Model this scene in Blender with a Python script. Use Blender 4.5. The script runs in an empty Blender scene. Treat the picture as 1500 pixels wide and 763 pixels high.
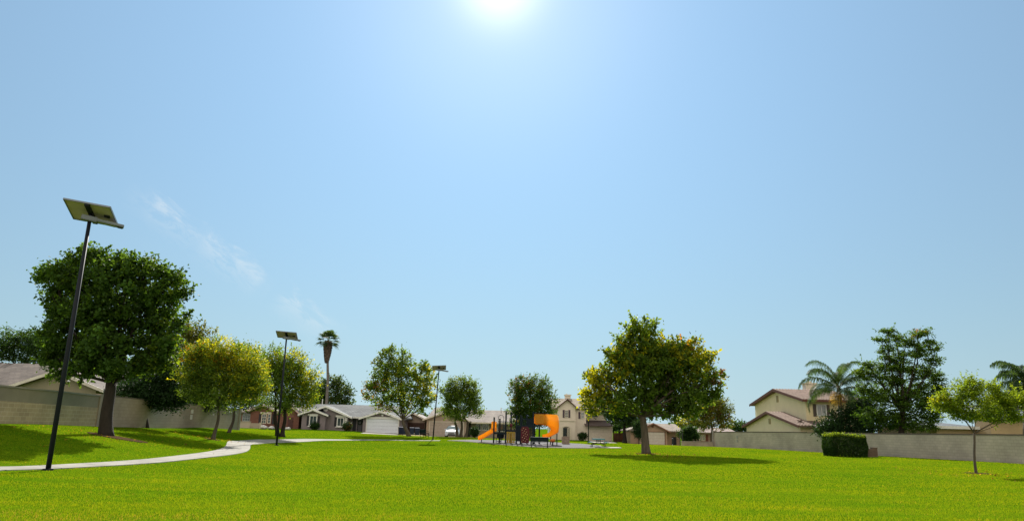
import bpy, math, random
import numpy as np
from mathutils import Vector, Matrix
R = math.radians
random.seed(7)
rng = np.random.default_rng(11)
SC = bpy.context.scene
COL = SC.collection

# ------------------------------------------------------------------ camera
F = 1028.0                       # focal length in pixels of the 1500 px wide photograph
PITCH, ROLL, EYE = R(13.4), R(1.35), 1.6
cam_d = bpy.data.cameras.new("camera")
cam_d.sensor_width = 36.0
cam_d.lens = F / 1500.0 * 36.0
cam_d.clip_start = 0.1
cam_d.clip_end = 9000.0
cam = bpy.data.objects.new("camera", cam_d)
COL.objects.link(cam)
CM = Matrix.Rotation(R(90) + PITCH, 3, 'X') @ Matrix.Rotation(ROLL, 3, 'Z')
cam.matrix_world = Matrix.Translation((0, 0, EYE)) @ CM.to_4x4()
SC.camera = cam

# ------------------------------------------------------------------ sky and sun
SUN_EL, SUN_AZ = R(35.1), R(-1.7)        # azimuth measured from +Y towards +X
sun_dir = Vector((math.sin(SUN_AZ) * math.cos(SUN_EL), math.cos(SUN_AZ) * math.cos(SUN_EL), math.sin(SUN_EL)))
BACK_FILL = (7.0, 6.3, 5.5)  # colour of the added fill in the sky behind the viewer
SKY_SAT, SKY_A, SKY_B, SKY_TINT, HAZE = 1.0, 1.1, 0.26, (1.04, 1.25, 1.23), (3.65, 5.0, 5.85)
world = bpy.data.worlds.new("World")
SC.world = world
world.use_nodes = True
wt = world.node_tree
wn, wl = wt.nodes, wt.links
wn.clear()
w_out = wn.new('ShaderNodeOutputWorld')
bg = wn.new('ShaderNodeBackground')
sky = wn.new('ShaderNodeTexSky')
sky.sky_type = 'NISHITA'
sky.sun_disc = False
sky.sun_elevation = SUN_EL
sky.sun_rotation = SUN_AZ
sky.altitude = 100
sky.air_density = 1.0
sky.dust_density = SKY_DUST = 0.0
sky.ozone_density = 2.6
bg.inputs['Strength'].default_value = 0.11
# thin high cirrus streaks, fixed in the direction of the sky
tc = wn.new('ShaderNodeTexCoord')
mp = wn.new('ShaderNodeMapping'); mp.vector_type = 'POINT'
def sky_dir(u, v):
    d = CM @ Vector(((u - 750) / F, -(v - 381.5) / F, -1.0)); return d.normalized()
ca, cb = sky_dir(215, 300), sky_dir(470, 482)
ex = (cb - ca).normalized(); en = ca.cross(cb).normalized()
def dotn(vec, k=None):
    n = wn.new('ShaderNodeVectorMath'); n.operation = 'DOT_PRODUCT'
    wl.new(tc.outputs['Generated'], n.inputs[0]); n.inputs[1].default_value = vec; return n.outputs['Value']
def mth(op, a, b=None, c=None, clamp=False):
    n = wn.new('ShaderNodeMath'); n.operation = op; n.use_clamp = clamp
    for i, x in enumerate((a, b, c)):
        if x is None: continue
        if isinstance(x, (int, float)): n.inputs[i].default_value = x
        else: wl.new(x, n.inputs[i])
    return n.outputs[0]
sx = dotn(ex); sn = dotn(en)
s0, s1 = ca.dot(ex), cb.dot(ex)
along = mth('DIVIDE', mth('SUBTRACT', sx, s0), s1 - s0)
comb = wn.new('ShaderNodeCombineXYZ')
wl.new(mth('MULTIPLY', along, 3.2), comb.inputs[0]); wl.new(mth('MULTIPLY', sn, 34.0), comb.inputs[1])
nz = wn.new('ShaderNodeTexNoise'); nz.inputs['Scale'].default_value = 1.6; nz.inputs['Detail'].default_value = 9
nz.inputs['Roughness'].default_value = 0.72; nz.inputs['Distortion'].default_value = 0.5
wl.new(comb.outputs[0], nz.inputs['Vector'])
nz2 = wn.new('ShaderNodeTexNoise'); nz2.noise_dimensions = '1D'; nz2.inputs['Scale'].default_value = 3.1; nz2.inputs['Detail'].default_value = 3
wl.new(mth('ADD', along, 3.37), nz2.inputs['W'])
brk = mth('MULTIPLY', mth('SUBTRACT', nz2.outputs['Fac'], .27), 3.6, clamp=True)
wob = mth('MULTIPLY', mth('SUBTRACT', nz.outputs['Fac'], 0.5), 0.09)
dist = mth('ABSOLUTE', mth('ADD', sn, wob))
band = mth('SUBTRACT', 1.0, mth('DIVIDE', dist, 0.024), clamp=True)
ends = mth('MULTIPLY', mth('MULTIPLY', mth('ADD', along, 0.12), 6.0, clamp=True), mth('MULTIPLY', mth('SUBTRACT', 1.12, along), 5.0, clamp=True))
front = mth('GREATER_THAN', dotn(Vector((0, 1, 0))), 0.2)
tex = mth('MULTIPLY', mth('SUBTRACT', nz.outputs['Fac'], 0.42), 5.0, clamp=True)
cmask = mth('MULTIPLY', mth('MULTIPLY', band, tex), mth('MULTIPLY', ends, front))
cmask = mth('MULTIPLY', mth('MULTIPLY', cmask, brk), 0.42, clamp=True)
# bright circumsolar glow of the hazy summer air
cosg = dotn(sun_dir)
glow = mth('POWER', mth('MAXIMUM', cosg, 0.0), 800.0)
glow2 = mth('POWER', mth('MAXIMUM', cosg, 0.0), 60.0)
gl = mth('ADD', mth('MULTIPLY', glow, 3.0), mth('MULTIPLY', glow2, 1.0))
# whiter towards the horizon, as summer valley haze is
sep = wn.new('ShaderNodeSeparateXYZ'); wl.new(tc.outputs['Generated'], sep.inputs[0])
mixc = wn.new('ShaderNodeMixRGB'); mixc.blend_type = 'MIX'
mixc.inputs['Color2'].default_value = (4.6, 4.9, 5.0, 1)
wl.new(cmask, mixc.inputs['Fac'])
# the air: Nishita colour, graded to a clear blue, its huge range held back as a hazy bright sky does
hs = wn.new('ShaderNodeHueSaturation'); hs.inputs['Saturation'].default_value = SKY_SAT; hs.inputs['Value'].default_value = 1.0
wl.new(sky.outputs['Color'], hs.inputs['Color'])
bw = wn.new('ShaderNodeRGBToBW'); wl.new(hs.outputs[0], bw.inputs[0])
fac = mth('DIVIDE', SKY_A, mth('ADD', 1.0, mth('MULTIPLY', bw.outputs[0], SKY_B)))
grade = wn.new('ShaderNodeVectorMath'); grade.operation = 'MULTIPLY'; grade.inputs[1].default_value = SKY_TINT
wl.new(hs.outputs[0], grade.inputs[0])
g2 = wn.new('ShaderNodeVectorMath'); g2.operation = 'SCALE'; wl.new(grade.outputs[0], g2.inputs[0]); wl.new(fac, g2.inputs['Scale'])
hz = wn.new('ShaderNodeMixRGB'); hz.inputs['Color2'].default_value = (*HAZE, 1)
wl.new(g2.outputs[0], hz.inputs['Color1'])
wl.new(mth('MULTIPLY_ADD', mth('POWER', 2.718, mth('MULTIPLY', mth('MAXIMUM', sep.outputs[2], 0.0), -8.0)), .58, .32), hz.inputs['Fac'])
g3 = wn.new('ShaderNodeVectorMath'); g3.operation = 'SCALE'; wl.new(hz.outputs[0], g3.inputs[0])
wl.new(mth('ADD', .69, mth('MULTIPLY', mth('POWER', mth('MAXIMUM', dotn(sun_dir), 0.0), 6.0), .42)), g3.inputs['Scale'])
wl.new(g3.outputs[0], mixc.inputs['Color1'])
# added pale fill in the unseen sky behind the viewer, brightens shaded facades (direction -Y)
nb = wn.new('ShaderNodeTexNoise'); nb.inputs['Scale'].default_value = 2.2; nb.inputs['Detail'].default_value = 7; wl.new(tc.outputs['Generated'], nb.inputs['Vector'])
fill_m = mth('MULTIPLY', mth('MULTIPLY', mth('SUBTRACT', dotn(Vector((0,-1,0))), 0.02), 3.0, clamp=True), mth('MULTIPLY', mth('SUBTRACT', nb.outputs['Fac'], .22), 5.0, clamp=True))
backc = wn.new('ShaderNodeMixRGB'); backc.inputs['Color2'].default_value = (*BACK_FILL, 1)
wl.new(fill_m, backc.inputs['Fac']); wl.new(mixc.outputs[0], backc.inputs['Color1'])
addg = wn.new('ShaderNodeMixRGB'); addg.blend_type = 'ADD'; addg.inputs['Fac'].default_value = 1.0
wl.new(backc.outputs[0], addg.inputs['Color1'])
cg = wn.new('ShaderNodeCombineXYZ')
for i, k in enumerate((1.15, 0.98, 0.80)): wl.new(mth('MULTIPLY', gl, k), cg.inputs[i])
wl.new(cg.outputs[0], addg.inputs['Color2'])
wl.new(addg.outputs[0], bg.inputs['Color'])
wl.new(bg.outputs[0], w_out.inputs['Surface'])

sl = bpy.data.lights.new("sun", 'SUN')
sl.energy = 4.6; sl.angle = R(0.53); sl.color = (1.0, 0.95, 0.87)
so = bpy.data.objects.new("sun", sl); COL.objects.link(so)
so.rotation_euler = (-sun_dir).to_track_quat('-Z', 'Y').to_euler()
so.location = (0, 0, 60)

SC.render.engine = 'CYCLES'
SC.cycles.max_bounces = 8; SC.cycles.diffuse_bounces = 4; SC.cycles.transmission_bounces = 5
SC.cycles.use_denoising = True
SC.view_settings.view_transform = 'Standard'
SC.view_settings.look = 'None'
SC.view_settings.exposure = 0.75
SC.view_settings.gamma = 1.0

# ------------------------------------------------------------------ picture-to-place measurements
def ray(u, v):
    return CM @ Vector(((u - 750) / F, -(v - 381.5) / F, -1.0))
def P(u, v, d):
    r = ray(u, v); k = d / r.y
    return Vector((r.x * k, d, EYE + r.z * k))
ctrl_px = [(0,623,32),(80,624,36),(165,627,41),(345,629,66),
           (155,637,36),(235,641,42),(312,640,46),(335,631,56),(408,637,62),(442,628,103),(515,631,103),(585,636,103),(634,645,74),
           (380,629,95),(790,655.5,62),(700,646.6,70.5),(655,645.3,73),(810,651,70),(675,640,90),(655,640.5,98),(840,644,125),(890,646,122),(947,664,51),(965,652,115),
           (1045,654,90),(1160,660,71),(1280,667,60),(1390,673,52),(1500,679,46),(1430,692,33),(1240,669,55),(877,655,66),(480,644.8,67),(440,646.2,61),(404,648,56.5),(362,651,50),(350,655,43),(600,644.2,75)]
ctrl = [tuple(P(*c)) for c in ctrl_px]
for x in (-12, 0, 12, 26): 
    for y in (0, 10, 20, 32): ctrl.append((x, y, 0.0))
for u_, d_ in ((0,21.8),(130,24.9),(240,28.9),(322,35.5),(405,50),(350,43)): ctrl.append((P(u_,640,d_).x, d_, 0.0))
for y in (5, 15, 25): ctrl.append((-23.5, y, 1.05))
for c in ((-16,12,0.05),(-60,30,1.1),(-60,100,1.0),(-60,160,0.5),(0,160,0.0),(70,160,-0.4),(-30,140,.1),(-12,140,0),(8,140,-.2),(28,140,-.4),(50,140,-.4),(-40,175,0),(-20,175,0),(20,175,-.3),(45,175,-.4),(-5,118,.0),(10,120,-.2),(70,60,0.0),(70,0,0.0),(-60,0,1.0),(40,30,0.0),(0,45,0.0),(10,40,0)): ctrl.append(c)
CT = np.array(ctrl)
def _tps():
    n = len(CT); d = np.hypot(CT[:,None,0]-CT[None,:,0], CT[:,None,1]-CT[None,:,1])
    K = np.where(d > 0, d*d*np.log(np.maximum(d,1e-9)), 0) + np.eye(n)*18.0
    Pm = np.c_[np.ones(n), CT[:,0], CT[:,1]]
    A = np.zeros((n+3, n+3)); A[:n,:n] = K; A[:n,n:] = Pm; A[n:,:n] = Pm.T
    return np.linalg.solve(A, np.r_[CT[:,2], 0,0,0])
TW = _tps()
def gz(x, y):
    x = np.atleast_1d(np.asarray(x, float)); y = np.atleast_1d(np.asarray(y, float))
    out = np.empty(x.shape)
    for i in range(0, len(x), 20000):
        xx = np.clip(x[i:i+20000], -75, 85); yy = np.clip(y[i:i+20000], -15, 175)
        d = np.hypot(xx[:,None]-CT[None,:,0], yy[:,None]-CT[None,:,1])
        out[i:i+20000] = (d*d*np.log(np.maximum(d,1e-9))) @ TW[:-3] + TW[-3] + TW[-2]*xx + TW[-1]*yy
    return out
def g(x, y): return float(gz(x, y)[0])
def G(u, d):
    """ground point seen in picture column u at distance d"""
    v = 640.0
    for _ in range(6):
        p = P(u, v, d); z = g(p.x, d)
        q = CM.transposed() @ Vector((p.x, d, z - EYE))
        v = 381.5 - (q.y / -q.z) * F
    p = P(u, v, d)
    return Vector((p.x, d, g(p.x, d)))

# ------------------------------------------------------------------ mesh helpers
ORG = {}
class MB:
    def __init__(s): s.v = []; s.f = []; s.n = 0
    def add(s, vs, fs):
        b = s.n
        s.v += [tuple(p) for p in vs]; s.n += len(vs)
        s.f += [tuple(b+i for i in f) for f in fs]; return s
    def box(s, x0, x1, y0, y1, z0, z1):
        if x0 > x1: x0, x1 = x1, x0
        if y0 > y1: y0, y1 = y1, y0
        if z0 > z1: z0, z1 = z1, z0
        return s.add([(x0,y0,z0),(x1,y0,z0),(x1,y1,z0),(x0,y1,z0),(x0,y0,z1),(x1,y0,z1),(x1,y1,z1),(x0,y1,z1)],
                     [(0,3,2,1),(4,5,6,7),(0,1,5,4),(1,2,6,5),(2,3,7,6),(3,0,4,7)])
    def obox(s, c, ex, ey, ez):
        """oriented box: centre and three half-extent vectors"""
        c, ex, ey, ez = map(Vector, (c, ex, ey, ez))
        vs = [c+sx*ex+sy*ey+sz*ez for sz in (-1,1) for sx, sy in ((-1,-1),(1,-1),(1,1),(-1,1))]
        return s.add(vs, [(0,3,2,1),(4,5,6,7),(0,1,5,4),(1,2,6,5),(2,3,7,6),(3,0,4,7)])
    def tube(s, pts, rad, n=8, cap=True):
        pts = [Vector(p) for p in pts]
        if not hasattr(rad, '__len__'): rad = [rad]*len(pts)
        vs = []; up = None
        for i, p in enumerate(pts):
            t = (pts[min(i+1, len(pts)-1)] - pts[max(i-1, 0)]).normalized()
            if up is None:
                up = Vector((0,0,1)) if abs(t.z) < .9 else Vector((1,0,0))
            a = t.cross(up).normalized(); b = a.cross(t).normalized(); up = b
            for k in range(n):
                w = 2*math.pi*k/n
                vs.append(p + (a*math.cos(w) + b*math.sin(w))*rad[i])
        fs = [(i*n+k, i*n+(k+1)%n, (i+1)*n+(k+1)%n, (i+1)*n+k) for i in range(len(pts)-1) for k in range(n)]
        if cap: fs += [tuple(range(n))[::-1], tuple((len(pts)-1)*n+k for k in range(n))]
        return s.add(vs, fs)
    def prism(s, poly, a0, a1, axis='y'):
        """poly: (p,z) points; axis y: p is x, extruded in y; axis x: p is y, extruded in x; axis z: (x,y) extruded in z"""
        n = len(poly)
        def m(p, q, a):
            return (p, a, q) if axis == 'y' else ((a, p, q) if axis == 'x' else (p, q, a))
        vs = [m(p, q, a0) for p, q in poly] + [m(p, q, a1) for p, q in poly]
        fs = [tuple(range(n))[::-1], tuple(range(n, 2*n))] + [(i, (i+1)%n, n+(i+1)%n, n+i) for i in range(n)]
        return s.add(vs, fs)
    def lathe(s, prof, c, n=16):
        vs = [(c[0]+r*math.cos(2*math.pi*k/n), c[1]+r*math.sin(2*math.pi*k/n), c[2]+z) for r, z in prof for k in range(n)]
        fs = [(i*n+k, i*n+(k+1)%n, (i+1)*n+(k+1)%n, (i+1)*n+k) for i in range(len(prof)-1) for k in range(n)]
        fs += [tuple(range(n))[::-1], tuple((len(prof)-1)*n+k for k in range(n))]
        return s.add(vs, fs)
    def ball(s, c, r, n=10, m=6, sc=(1,1,1)):
        vs = [(c[0], c[1], c[2]-r*sc[2])]
        for i in range(1, m):
            a = math.pi*i/m - math.pi/2
            vs += [(c[0]+r*sc[0]*math.cos(a)*math.cos(2*math.pi*k/n), c[1]+r*sc[1]*math.cos(a)*math.sin(2*math.pi*k/n), c[2]+r*sc[2]*math.sin(a)) for k in range(n)]
        vs.append((c[0], c[1], c[2]+r*sc[2])); t = len(vs)-1
        fs = [(0, 1+(k+1)%n, 1+k) for k in range(n)]
        fs += [(1+i*n+k, 1+i*n+(k+1)%n, 1+(i+1)*n+(k+1)%n, 1+(i+1)*n+k) for i in range(m-2) for k in range(n)]
        fs += [(1+(m-2)*n+k, 1+(m-2)*n+(k+1)%n, t) for k in range(n)]
        return s.add(vs, fs)
    def build(s, name, mat, parent=None, smooth=False, origin=None, fix=True, bevel=0):
        if parent is not None: o0 = ORG[parent.name]
        elif origin is not None: o0 = Vector(origin)
        else:
            a = np.array(s.v); o0 = Vector(((a[:,0].min()+a[:,0].max())/2, (a[:,1].min()+a[:,1].max())/2, a[:,2].min()))
        me = bpy.data.meshes.new(name)
        me.from_pydata([(x-o0.x, y-o0.y, z-o0.z) for x, y, z in s.v], [], s.f)
        if fix:
            import bmesh
            bm = bmesh.new(); bm.from_mesh(me); bmesh.ops.recalc_face_normals(bm, faces=bm.faces)
            if bevel: bmesh.ops.bevel(bm, geom=bm.edges[:], offset=bevel, segments=2, affect='EDGES', clamp_overlap=True)
            bm.to_mesh(me); bm.free()
        if smooth: me.polygons.foreach_set('use_smooth', [True]*len(me.polygons))
        me.materials.append(mat)
        ob = bpy.data.objects.new(name, me); COL.objects.link(ob)
        if parent is not None: ob.parent = parent
        else: ob.location = o0
        ORG[ob.name] = o0
        return ob
def np_mesh(name, V, Fc, mat, parent=None, col=None, origin=None, smooth=False, extra=None):
    """V (n,3) world, Fc (m,k) faces of equal size; col (m,3) per-face colour attribute 'tint'"""
    o0 = ORG[parent.name] if parent is not None else Vector(origin)
    me = bpy.data.meshes.new(name)
    V = V - np.array(o0)
    m, k = Fc.shape
    me.vertices.add(len(V)); me.vertices.foreach_set('co', V.astype(np.float32).ravel())
    me.loops.add(m*k); me.loops.foreach_set('vertex_index', Fc.astype(np.int32).ravel())
    me.polygons.add(m); me.polygons.foreach_set('loop_start', np.arange(0, m*k, k, dtype=np.int32))
    me.polygons.foreach_set('loop_total', np.full(m, k, dtype=np.int32))
    if smooth: me.polygons.foreach_set('use_smooth', np.ones(m, bool))
    me.update(calc_edges=True)
    if col is not None:
        a = me.attributes.new('tint', 'FLOAT_COLOR', 'FACE')
        a.data.foreach_set('color', np.c_[col, np.ones(m)].astype(np.float32).ravel())
    me.materials.append(mat)
    ob = bpy.data.objects.new(name, me); COL.objects.link(ob)
    if parent is not None: ob.parent = parent
    else: ob.location = o0
    ORG[ob.name] = o0
    return ob
def thing(name, label, cat, loc, group=None):
    o = bpy.data.objects.new(name, None); COL.objects.link(o)
    o.empty_display_size = 0.3
    o.location = loc; ORG[o.name] = Vector(loc)
    return tag(o, label, cat, group)
def tag(o, label, cat, group=None, kind=None):
    if label: o['label'] = label
    if cat: o['category'] = cat
    if group: o['group'] = group
    if kind: o['kind'] = kind
    return o
def struct(o, label=None):
    o['kind'] = 'structure'
    return o

# ------------------------------------------------------------------ materials
def lin(c):
    if isinstance(c, str):
        c = [int(c[i:i+2], 16)/255 for i in (0, 2, 4)]
        return tuple(((x+0.055)/1.055)**2.4 if x > 0.04045 else x/12.92 for x in c)
    return c
def mat(name, col, rough=0.8, var=0.15, scale=3.0, bump=0.0, bscale=None, metal=0.0, spec=0.3, stretch=(1,1,1), coat=0):
    m = bpy.data.materials.new(name); m.use_nodes = True
    t = m.node_tree; n = t.nodes; b = n['Principled BSDF']
    b.inputs['Roughness'].default_value = rough; b.inputs['Metallic'].default_value = metal
    b.inputs['Specular IOR Level'].default_value = spec
    b.inputs['Coat Weight'].default_value = coat
    c = lin(col)
    tcn = n.new('ShaderNodeTexCoord'); mpn = n.new('ShaderNodeMapping'); mpn.inputs['Scale'].default_value = stretch
    t.links.new(tcn.outputs['Object'], mpn.inputs['Vector'])
    nt = n.new('ShaderNodeTexNoise'); nt.inputs['Scale'].default_value = scale; nt.inputs['Detail'].default_value = 6; nt.inputs['Roughness'].default_value = .65
    t.links.new(mpn.outputs[0], nt.inputs['Vector'])
    rp = n.new('ShaderNodeValToRGB')
    rp.color_ramp.elements[0].position = .28; rp.color_ramp.elements[1].position = .72
    rp.color_ramp.elements[0].color = (*[x*(1-var) for x in c], 1); rp.color_ramp.elements[1].color = (*[min(1, x*(1+var)) for x in c], 1)
    t.links.new(nt.outputs['Fac'], rp.inputs[0]); t.links.new(rp.outputs[0], b.inputs['Base Color'])
    if bump:
        n2 = n.new('ShaderNodeTexNoise'); n2.inputs['Scale'].default_value = bscale or scale*8; n2.inputs['Detail'].default_value = 5
        t.links.new(mpn.outputs[0], n2.inputs['Vector'])
        bp = n.new('ShaderNodeBump'); bp.inputs['Strength'].default_value = bump; bp.inputs['Distance'].default_value = .03
        t.links.new(n2.outputs['Fac'], bp.inputs['Height']); t.links.new(bp.outputs[0], b.inputs['Normal'])
    return m
def leaf_mat(name, trans=0.5, rough=0.55, tmul=(1.6,1.5,0.7), spec=.12):
    """leaf: reflects its own colour, lets yellow-green light through"""
    m = bpy.data.materials.new(name); m.use_nodes = True
    t = m.node_tree; n = t.nodes; n.clear()
    out = n.new('ShaderNodeOutputMaterial'); at = n.new('ShaderNodeAttribute'); at.attribute_name = 'tint'
    pb = n.new('ShaderNodeBsdfPrincipled'); pb.inputs['Roughness'].default_value = rough; pb.inputs['Specular IOR Level'].default_value = spec
    tr = n.new('ShaderNodeBsdfTranslucent'); mx = n.new('ShaderNodeMixShader'); mx.inputs[0].default_value = trans
    ml = n.new('ShaderNodeMixRGB'); ml.blend_type = 'MULTIPLY'; ml.inputs[0].default_value = 1; ml.inputs['Color2'].default_value = (*tmul, 1)
    t.links.new(at.outputs['Color'], pb.inputs['Base Color']); t.links.new(at.outputs['Color'], ml.inputs['Color1'])
    t.links.new(ml.outputs[0], tr.inputs['Color'])
    t.links.new(pb.outputs[0], mx.inputs[1]); t.links.new(tr.outputs[0], mx.inputs[2]); t.links.new(mx.outputs[0], out.inputs[0])
    return m
def brick_mat(name, c1, c2, mortar, w, h, axis='y', rough=.9, msize=.012, bump=.4, off=.5, bias=0.0, var=.25, nscale=1.2):
    m = bpy.data.materials.new(name); m.use_nodes = True
    t = m.node_tree; n = t.nodes; b = n['Principled BSDF']; b.inputs['Roughness'].default_value = rough; b.inputs['Specular IOR Level'].default_value = .2
    tcn = n.new('ShaderNodeTexCoord'); sp = n.new('ShaderNodeSeparateXYZ'); cb_ = n.new('ShaderNodeCombineXYZ')
    t.links.new(tcn.outputs['Object'], sp.inputs[0])
    t.links.new(sp.outputs[0 if axis == 'x' else 1], cb_.inputs[0]); t.links.new(sp.outputs[2], cb_.inputs[1])
    br = n.new('ShaderNodeTexBrick'); br.offset = off
    br.inputs['Scale'].default_value = 1; br.inputs['Brick Width'].default_value = w; br.inputs['Row Height'].default_value = h
    br.inputs['Mortar Size'].default_value = msize; br.inputs['Bias'].default_value = bias
    br.inputs['Color1'].default_value = (*lin(c1), 1); br.inputs['Color2'].default_value = (*lin(c2), 1); br.inputs['Mortar'].default_value = (*lin(mortar), 1)
    t.links.new(cb_.outputs[0], br.inputs['Vector'])
    nt = n.new('ShaderNodeTexNoise'); nt.inputs['Scale'].default_value = nscale; nt.inputs['Detail'].default_value = 7
    t.links.new(tcn.outputs['Object'], nt.inputs['Vector'])
    mr = n.new('ShaderNodeMapRange'); mr.inputs['From Min'].default_value = .3; mr.inputs['From Max'].default_value = .7
    mr.inputs['To Min'].default_value = 1-var; mr.inputs['To Max'].default_value = 1+var
    t.links.new(nt.outputs['Fac'], mr.inputs[0])
    mu = n.new('ShaderNodeVectorMath'); mu.operation = 'MULTIPLY'
    t.links.new(br.outputs['Color'], mu.inputs[0]); t.links.new(mr.outputs[0], mu.inputs[1]); t.links.new(mu.outputs[0], b.inputs['Base Color'])
    bp = n.new('ShaderNodeBump'); bp.inputs['Strength'].default_value = bump; bp.inputs['Distance'].default_value = .02; bp.invert = True
    t.links.new(br.outputs['Fac'], bp.inputs['Height']); t.links.new(bp.outputs[0], b.inputs['Normal'])
    return m
def glass_mat(name, col=(0.05,0.07,0.08)):
    m = mat(name, col, rough=.06, var=.3, scale=.6, spec=.8); return m
# ------------------------------------------------------------------ ground
def ground_mat():
    m = bpy.data.materials.new("lawn_soil"); m.use_nodes = True
    t = m.node_tree; n = t.nodes; b = n['Principled BSDF']; b.inputs['Roughness'].default_value = .9; b.inputs['Specular IOR Level'].default_value = 0
    tcn = n.new('ShaderNodeTexCoord')
    def noise(s, d, st=(1,1,1)):
        mpn = n.new('ShaderNodeMapping'); mpn.inputs['Scale'].default_value = st; t.links.new(tcn.outputs['Object'], mpn.inputs[0])
        k = n.new('ShaderNodeTexNoise'); k.inputs['Scale'].default_value = s; k.inputs['Detail'].default_value = d; t.links.new(mpn.outputs[0], k.inputs['Vector']); return k.outputs['Fac']
    def ramp(f, a, ca, b_, cb_):
        r = n.new('ShaderNodeValToRGB'); r.color_ramp.elements[0].position = a; r.color_ramp.elements[1].position = b_
        r.color_ramp.elements[0].color = (*ca, 1); r.color_ramp.elements[1].color = (*cb_, 1); t.links.new(f, r.inputs[0]); return r.outputs[0]
    c1 = ramp(noise(.12, 5, (1,2.2,1)), .35, (.070,.155,.004), .7, (.125,.195,.005))
    c2 = ramp(noise(9, 6), .3, (.55,.6,.5), .75, (1.25,1.2,1.1))
    mu = n.new('ShaderNodeMixRGB'); mu.blend_type = 'MULTIPLY'; mu.inputs[0].default_value = 1
    t.links.new(c1, mu.inputs[1]); t.links.new(c2, mu.inputs[2]); t.links.new(mu.outputs[0], b.inputs['Base Color'])
    bp = n.new('ShaderNodeBump'); bp.inputs['Strength'].default_value = .8; bp.inputs['Distance'].default_value = .05
    t.links.new(noise(25, 4), bp.inputs['Height']); t.links.new(bp.outputs[0], b.inputs['Normal'])
    return m
M_ground = ground_mat()
def axis_pts(a, b, near, far):
    xs = list(np.arange(a, b+.01, near))
    s = near; x = b
    while x < far: s *= 1.5; x += s; xs.append(x)
    s = near; x = a; pre = []
    while x > -far: s *= 1.5; x -= s; pre.append(x)
    return np.array(pre[::-1] + xs)
gx = axis_pts(-46, 60, 1.25, 4000); gy = axis_pts(-10, 150, 1.25, 4000)
XX, YY = np.meshgrid(gx, gy)
ZZ = gz(XX.ravel(), YY.ravel())
nx = len(gx)
ii, jj = np.meshgrid(np.arange(len(gx)-1), np.arange(len(gy)-1))
a0 = (jj*nx+ii).ravel()
lawn = np_mesh("lawn", np.c_[XX.ravel(), YY.ravel(), ZZ], np.c_[a0, a0+1, a0+nx+1, a0+nx], M_ground, origin=(0,0,0), smooth=True)
struct(lawn)

M_conc = mat("path_concrete", (.28,.265,.225), .9, .3, .9, .3, 30)
M_rubber = mat("playground_rubber", (.09,.086,.09), .95, .15, 3, .4, 60)
M_drive = mat("driveway_concrete", (.33,.30,.26), .9, .12, 1.0, .2, 30)
def catmull(pts, k=10):
    pts = [np.array(p, float) for p in pts]; out = []
    P_ = [2*pts[0]-pts[1]] + pts + [2*pts[-1]-pts[-2]]
    for i in range(1, len(P_)-2):
        for j in range(k):
            t = j/k; a, b, c, d = P_[i-1:i+3]
            out.append(.5*((2*b)+(c-a)*t+(2*a-5*b+4*c-d)*t*t+(3*b-3*c+d-a)*t**3))
    out.append(pts[-1]); return np.array(out)
def ground_px(u, v):
    """where the sight line through (u,v) meets the terrain"""
    r = ray(u, v); y = 5.0
    k0 = 5/r.y
    lo = None
    for y in np.arange(8, 160, .25):
        k = y/r.y; z = EYE + r.z*k
        if z < g(r.x*k, y): 
            return np.array([r.x*k, y])
    return np.array([r.x*160/r.y, 160])
cl = [np.array([P(u_, 640, d_).x, d_]) for u_, d_ in ((-90,20.2),(-30,21.0),(0,21.8),(60,23.0),(130,24.9),(190,26.8),(240,28.9),(290,32),(322,35.5),(342,39.2),(350,43),(352,46.5),(362,50),(382,53.5),(404,56.5),(440,61),(480,67),(520,70.5),(560,73),(600,73.5),(645,73.5))]
PATH = catmull(cl, 14)
def ribbon(mb, line, w, lift=.03, skirt=.15, seg=4):
    t = np.gradient(line, axis=0); t /= np.maximum(np.linalg.norm(t, axis=1), 1e-6)[:,None]
    nrm = np.c_[-t[:,1], t[:,0]]
    w = np.broadcast_to(w, len(line))
    pts = []
    for i in range(len(line)):
        row = [line[i]+nrm[i]*o for o in np.linspace(-w[i]/2, w[i]/2, seg+1)]
        row = [row[0]] + row + [row[-1]]
        zz = gz([r[0] for r in row], [r[1] for r in row]) + lift
        zz[0] -= skirt; zz[-1] -= skirt
        pts += [(r[0], r[1], z) for r, z in zip(row, zz)]
    k = seg+3
    fs = [(i*k+j, i*k+j+1, (i+1)*k+j+1, (i+1)*k+j) for i in range(len(line)-1) for j in range(k-1)]
    mb.add(pts, fs)
mb = MB(); ribbon(mb, PATH, np.interp(PATH[:,1], [22,30,40,50,80], [.85,1.05,1.35,1.4,1.2]))
fpo = struct(mb.build("footpath", M_conc, origin=(0,0,0), fix=False, smooth=False))
# running length along the walk, used for its expansion joints
arc = np.r_[0, np.cumsum(np.linalg.norm(np.diff(PATH, axis=0), axis=1))]
at_ = fpo.data.attributes.new('arc', 'FLOAT', 'POINT'); at_.data.foreach_set('value', np.repeat(arc, 7).astype(np.float32))
_t = M_conc.node_tree; _b = _t.nodes['Principled BSDF']; _src = _b.inputs['Base Color'].links[0].from_socket
_a = _t.nodes.new('ShaderNodeAttribute'); _a.attribute_name = 'arc'
_m = _t.nodes.new('ShaderNodeMath'); _m.operation = 'PINGPONG'; _m.inputs[1].default_value = .9; _t.links.new(_a.outputs['Fac'], _m.inputs[0])
_l = _t.nodes.new('ShaderNodeMath'); _l.operation = 'LESS_THAN'; _l.inputs[1].default_value = .022; _t.links.new(_m.outputs[0], _l.inputs[0])
_x = _t.nodes.new('ShaderNodeMixRGB'); _x.inputs['Color2'].default_value = (.07,.065,.05,1); _t.links.new(_l.outputs[0], _x.inputs['Fac']); _t.links.new(_src, _x.inputs['Color1']); _t.links.new(_x.outputs[0], _b.inputs['Base Color'])
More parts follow.
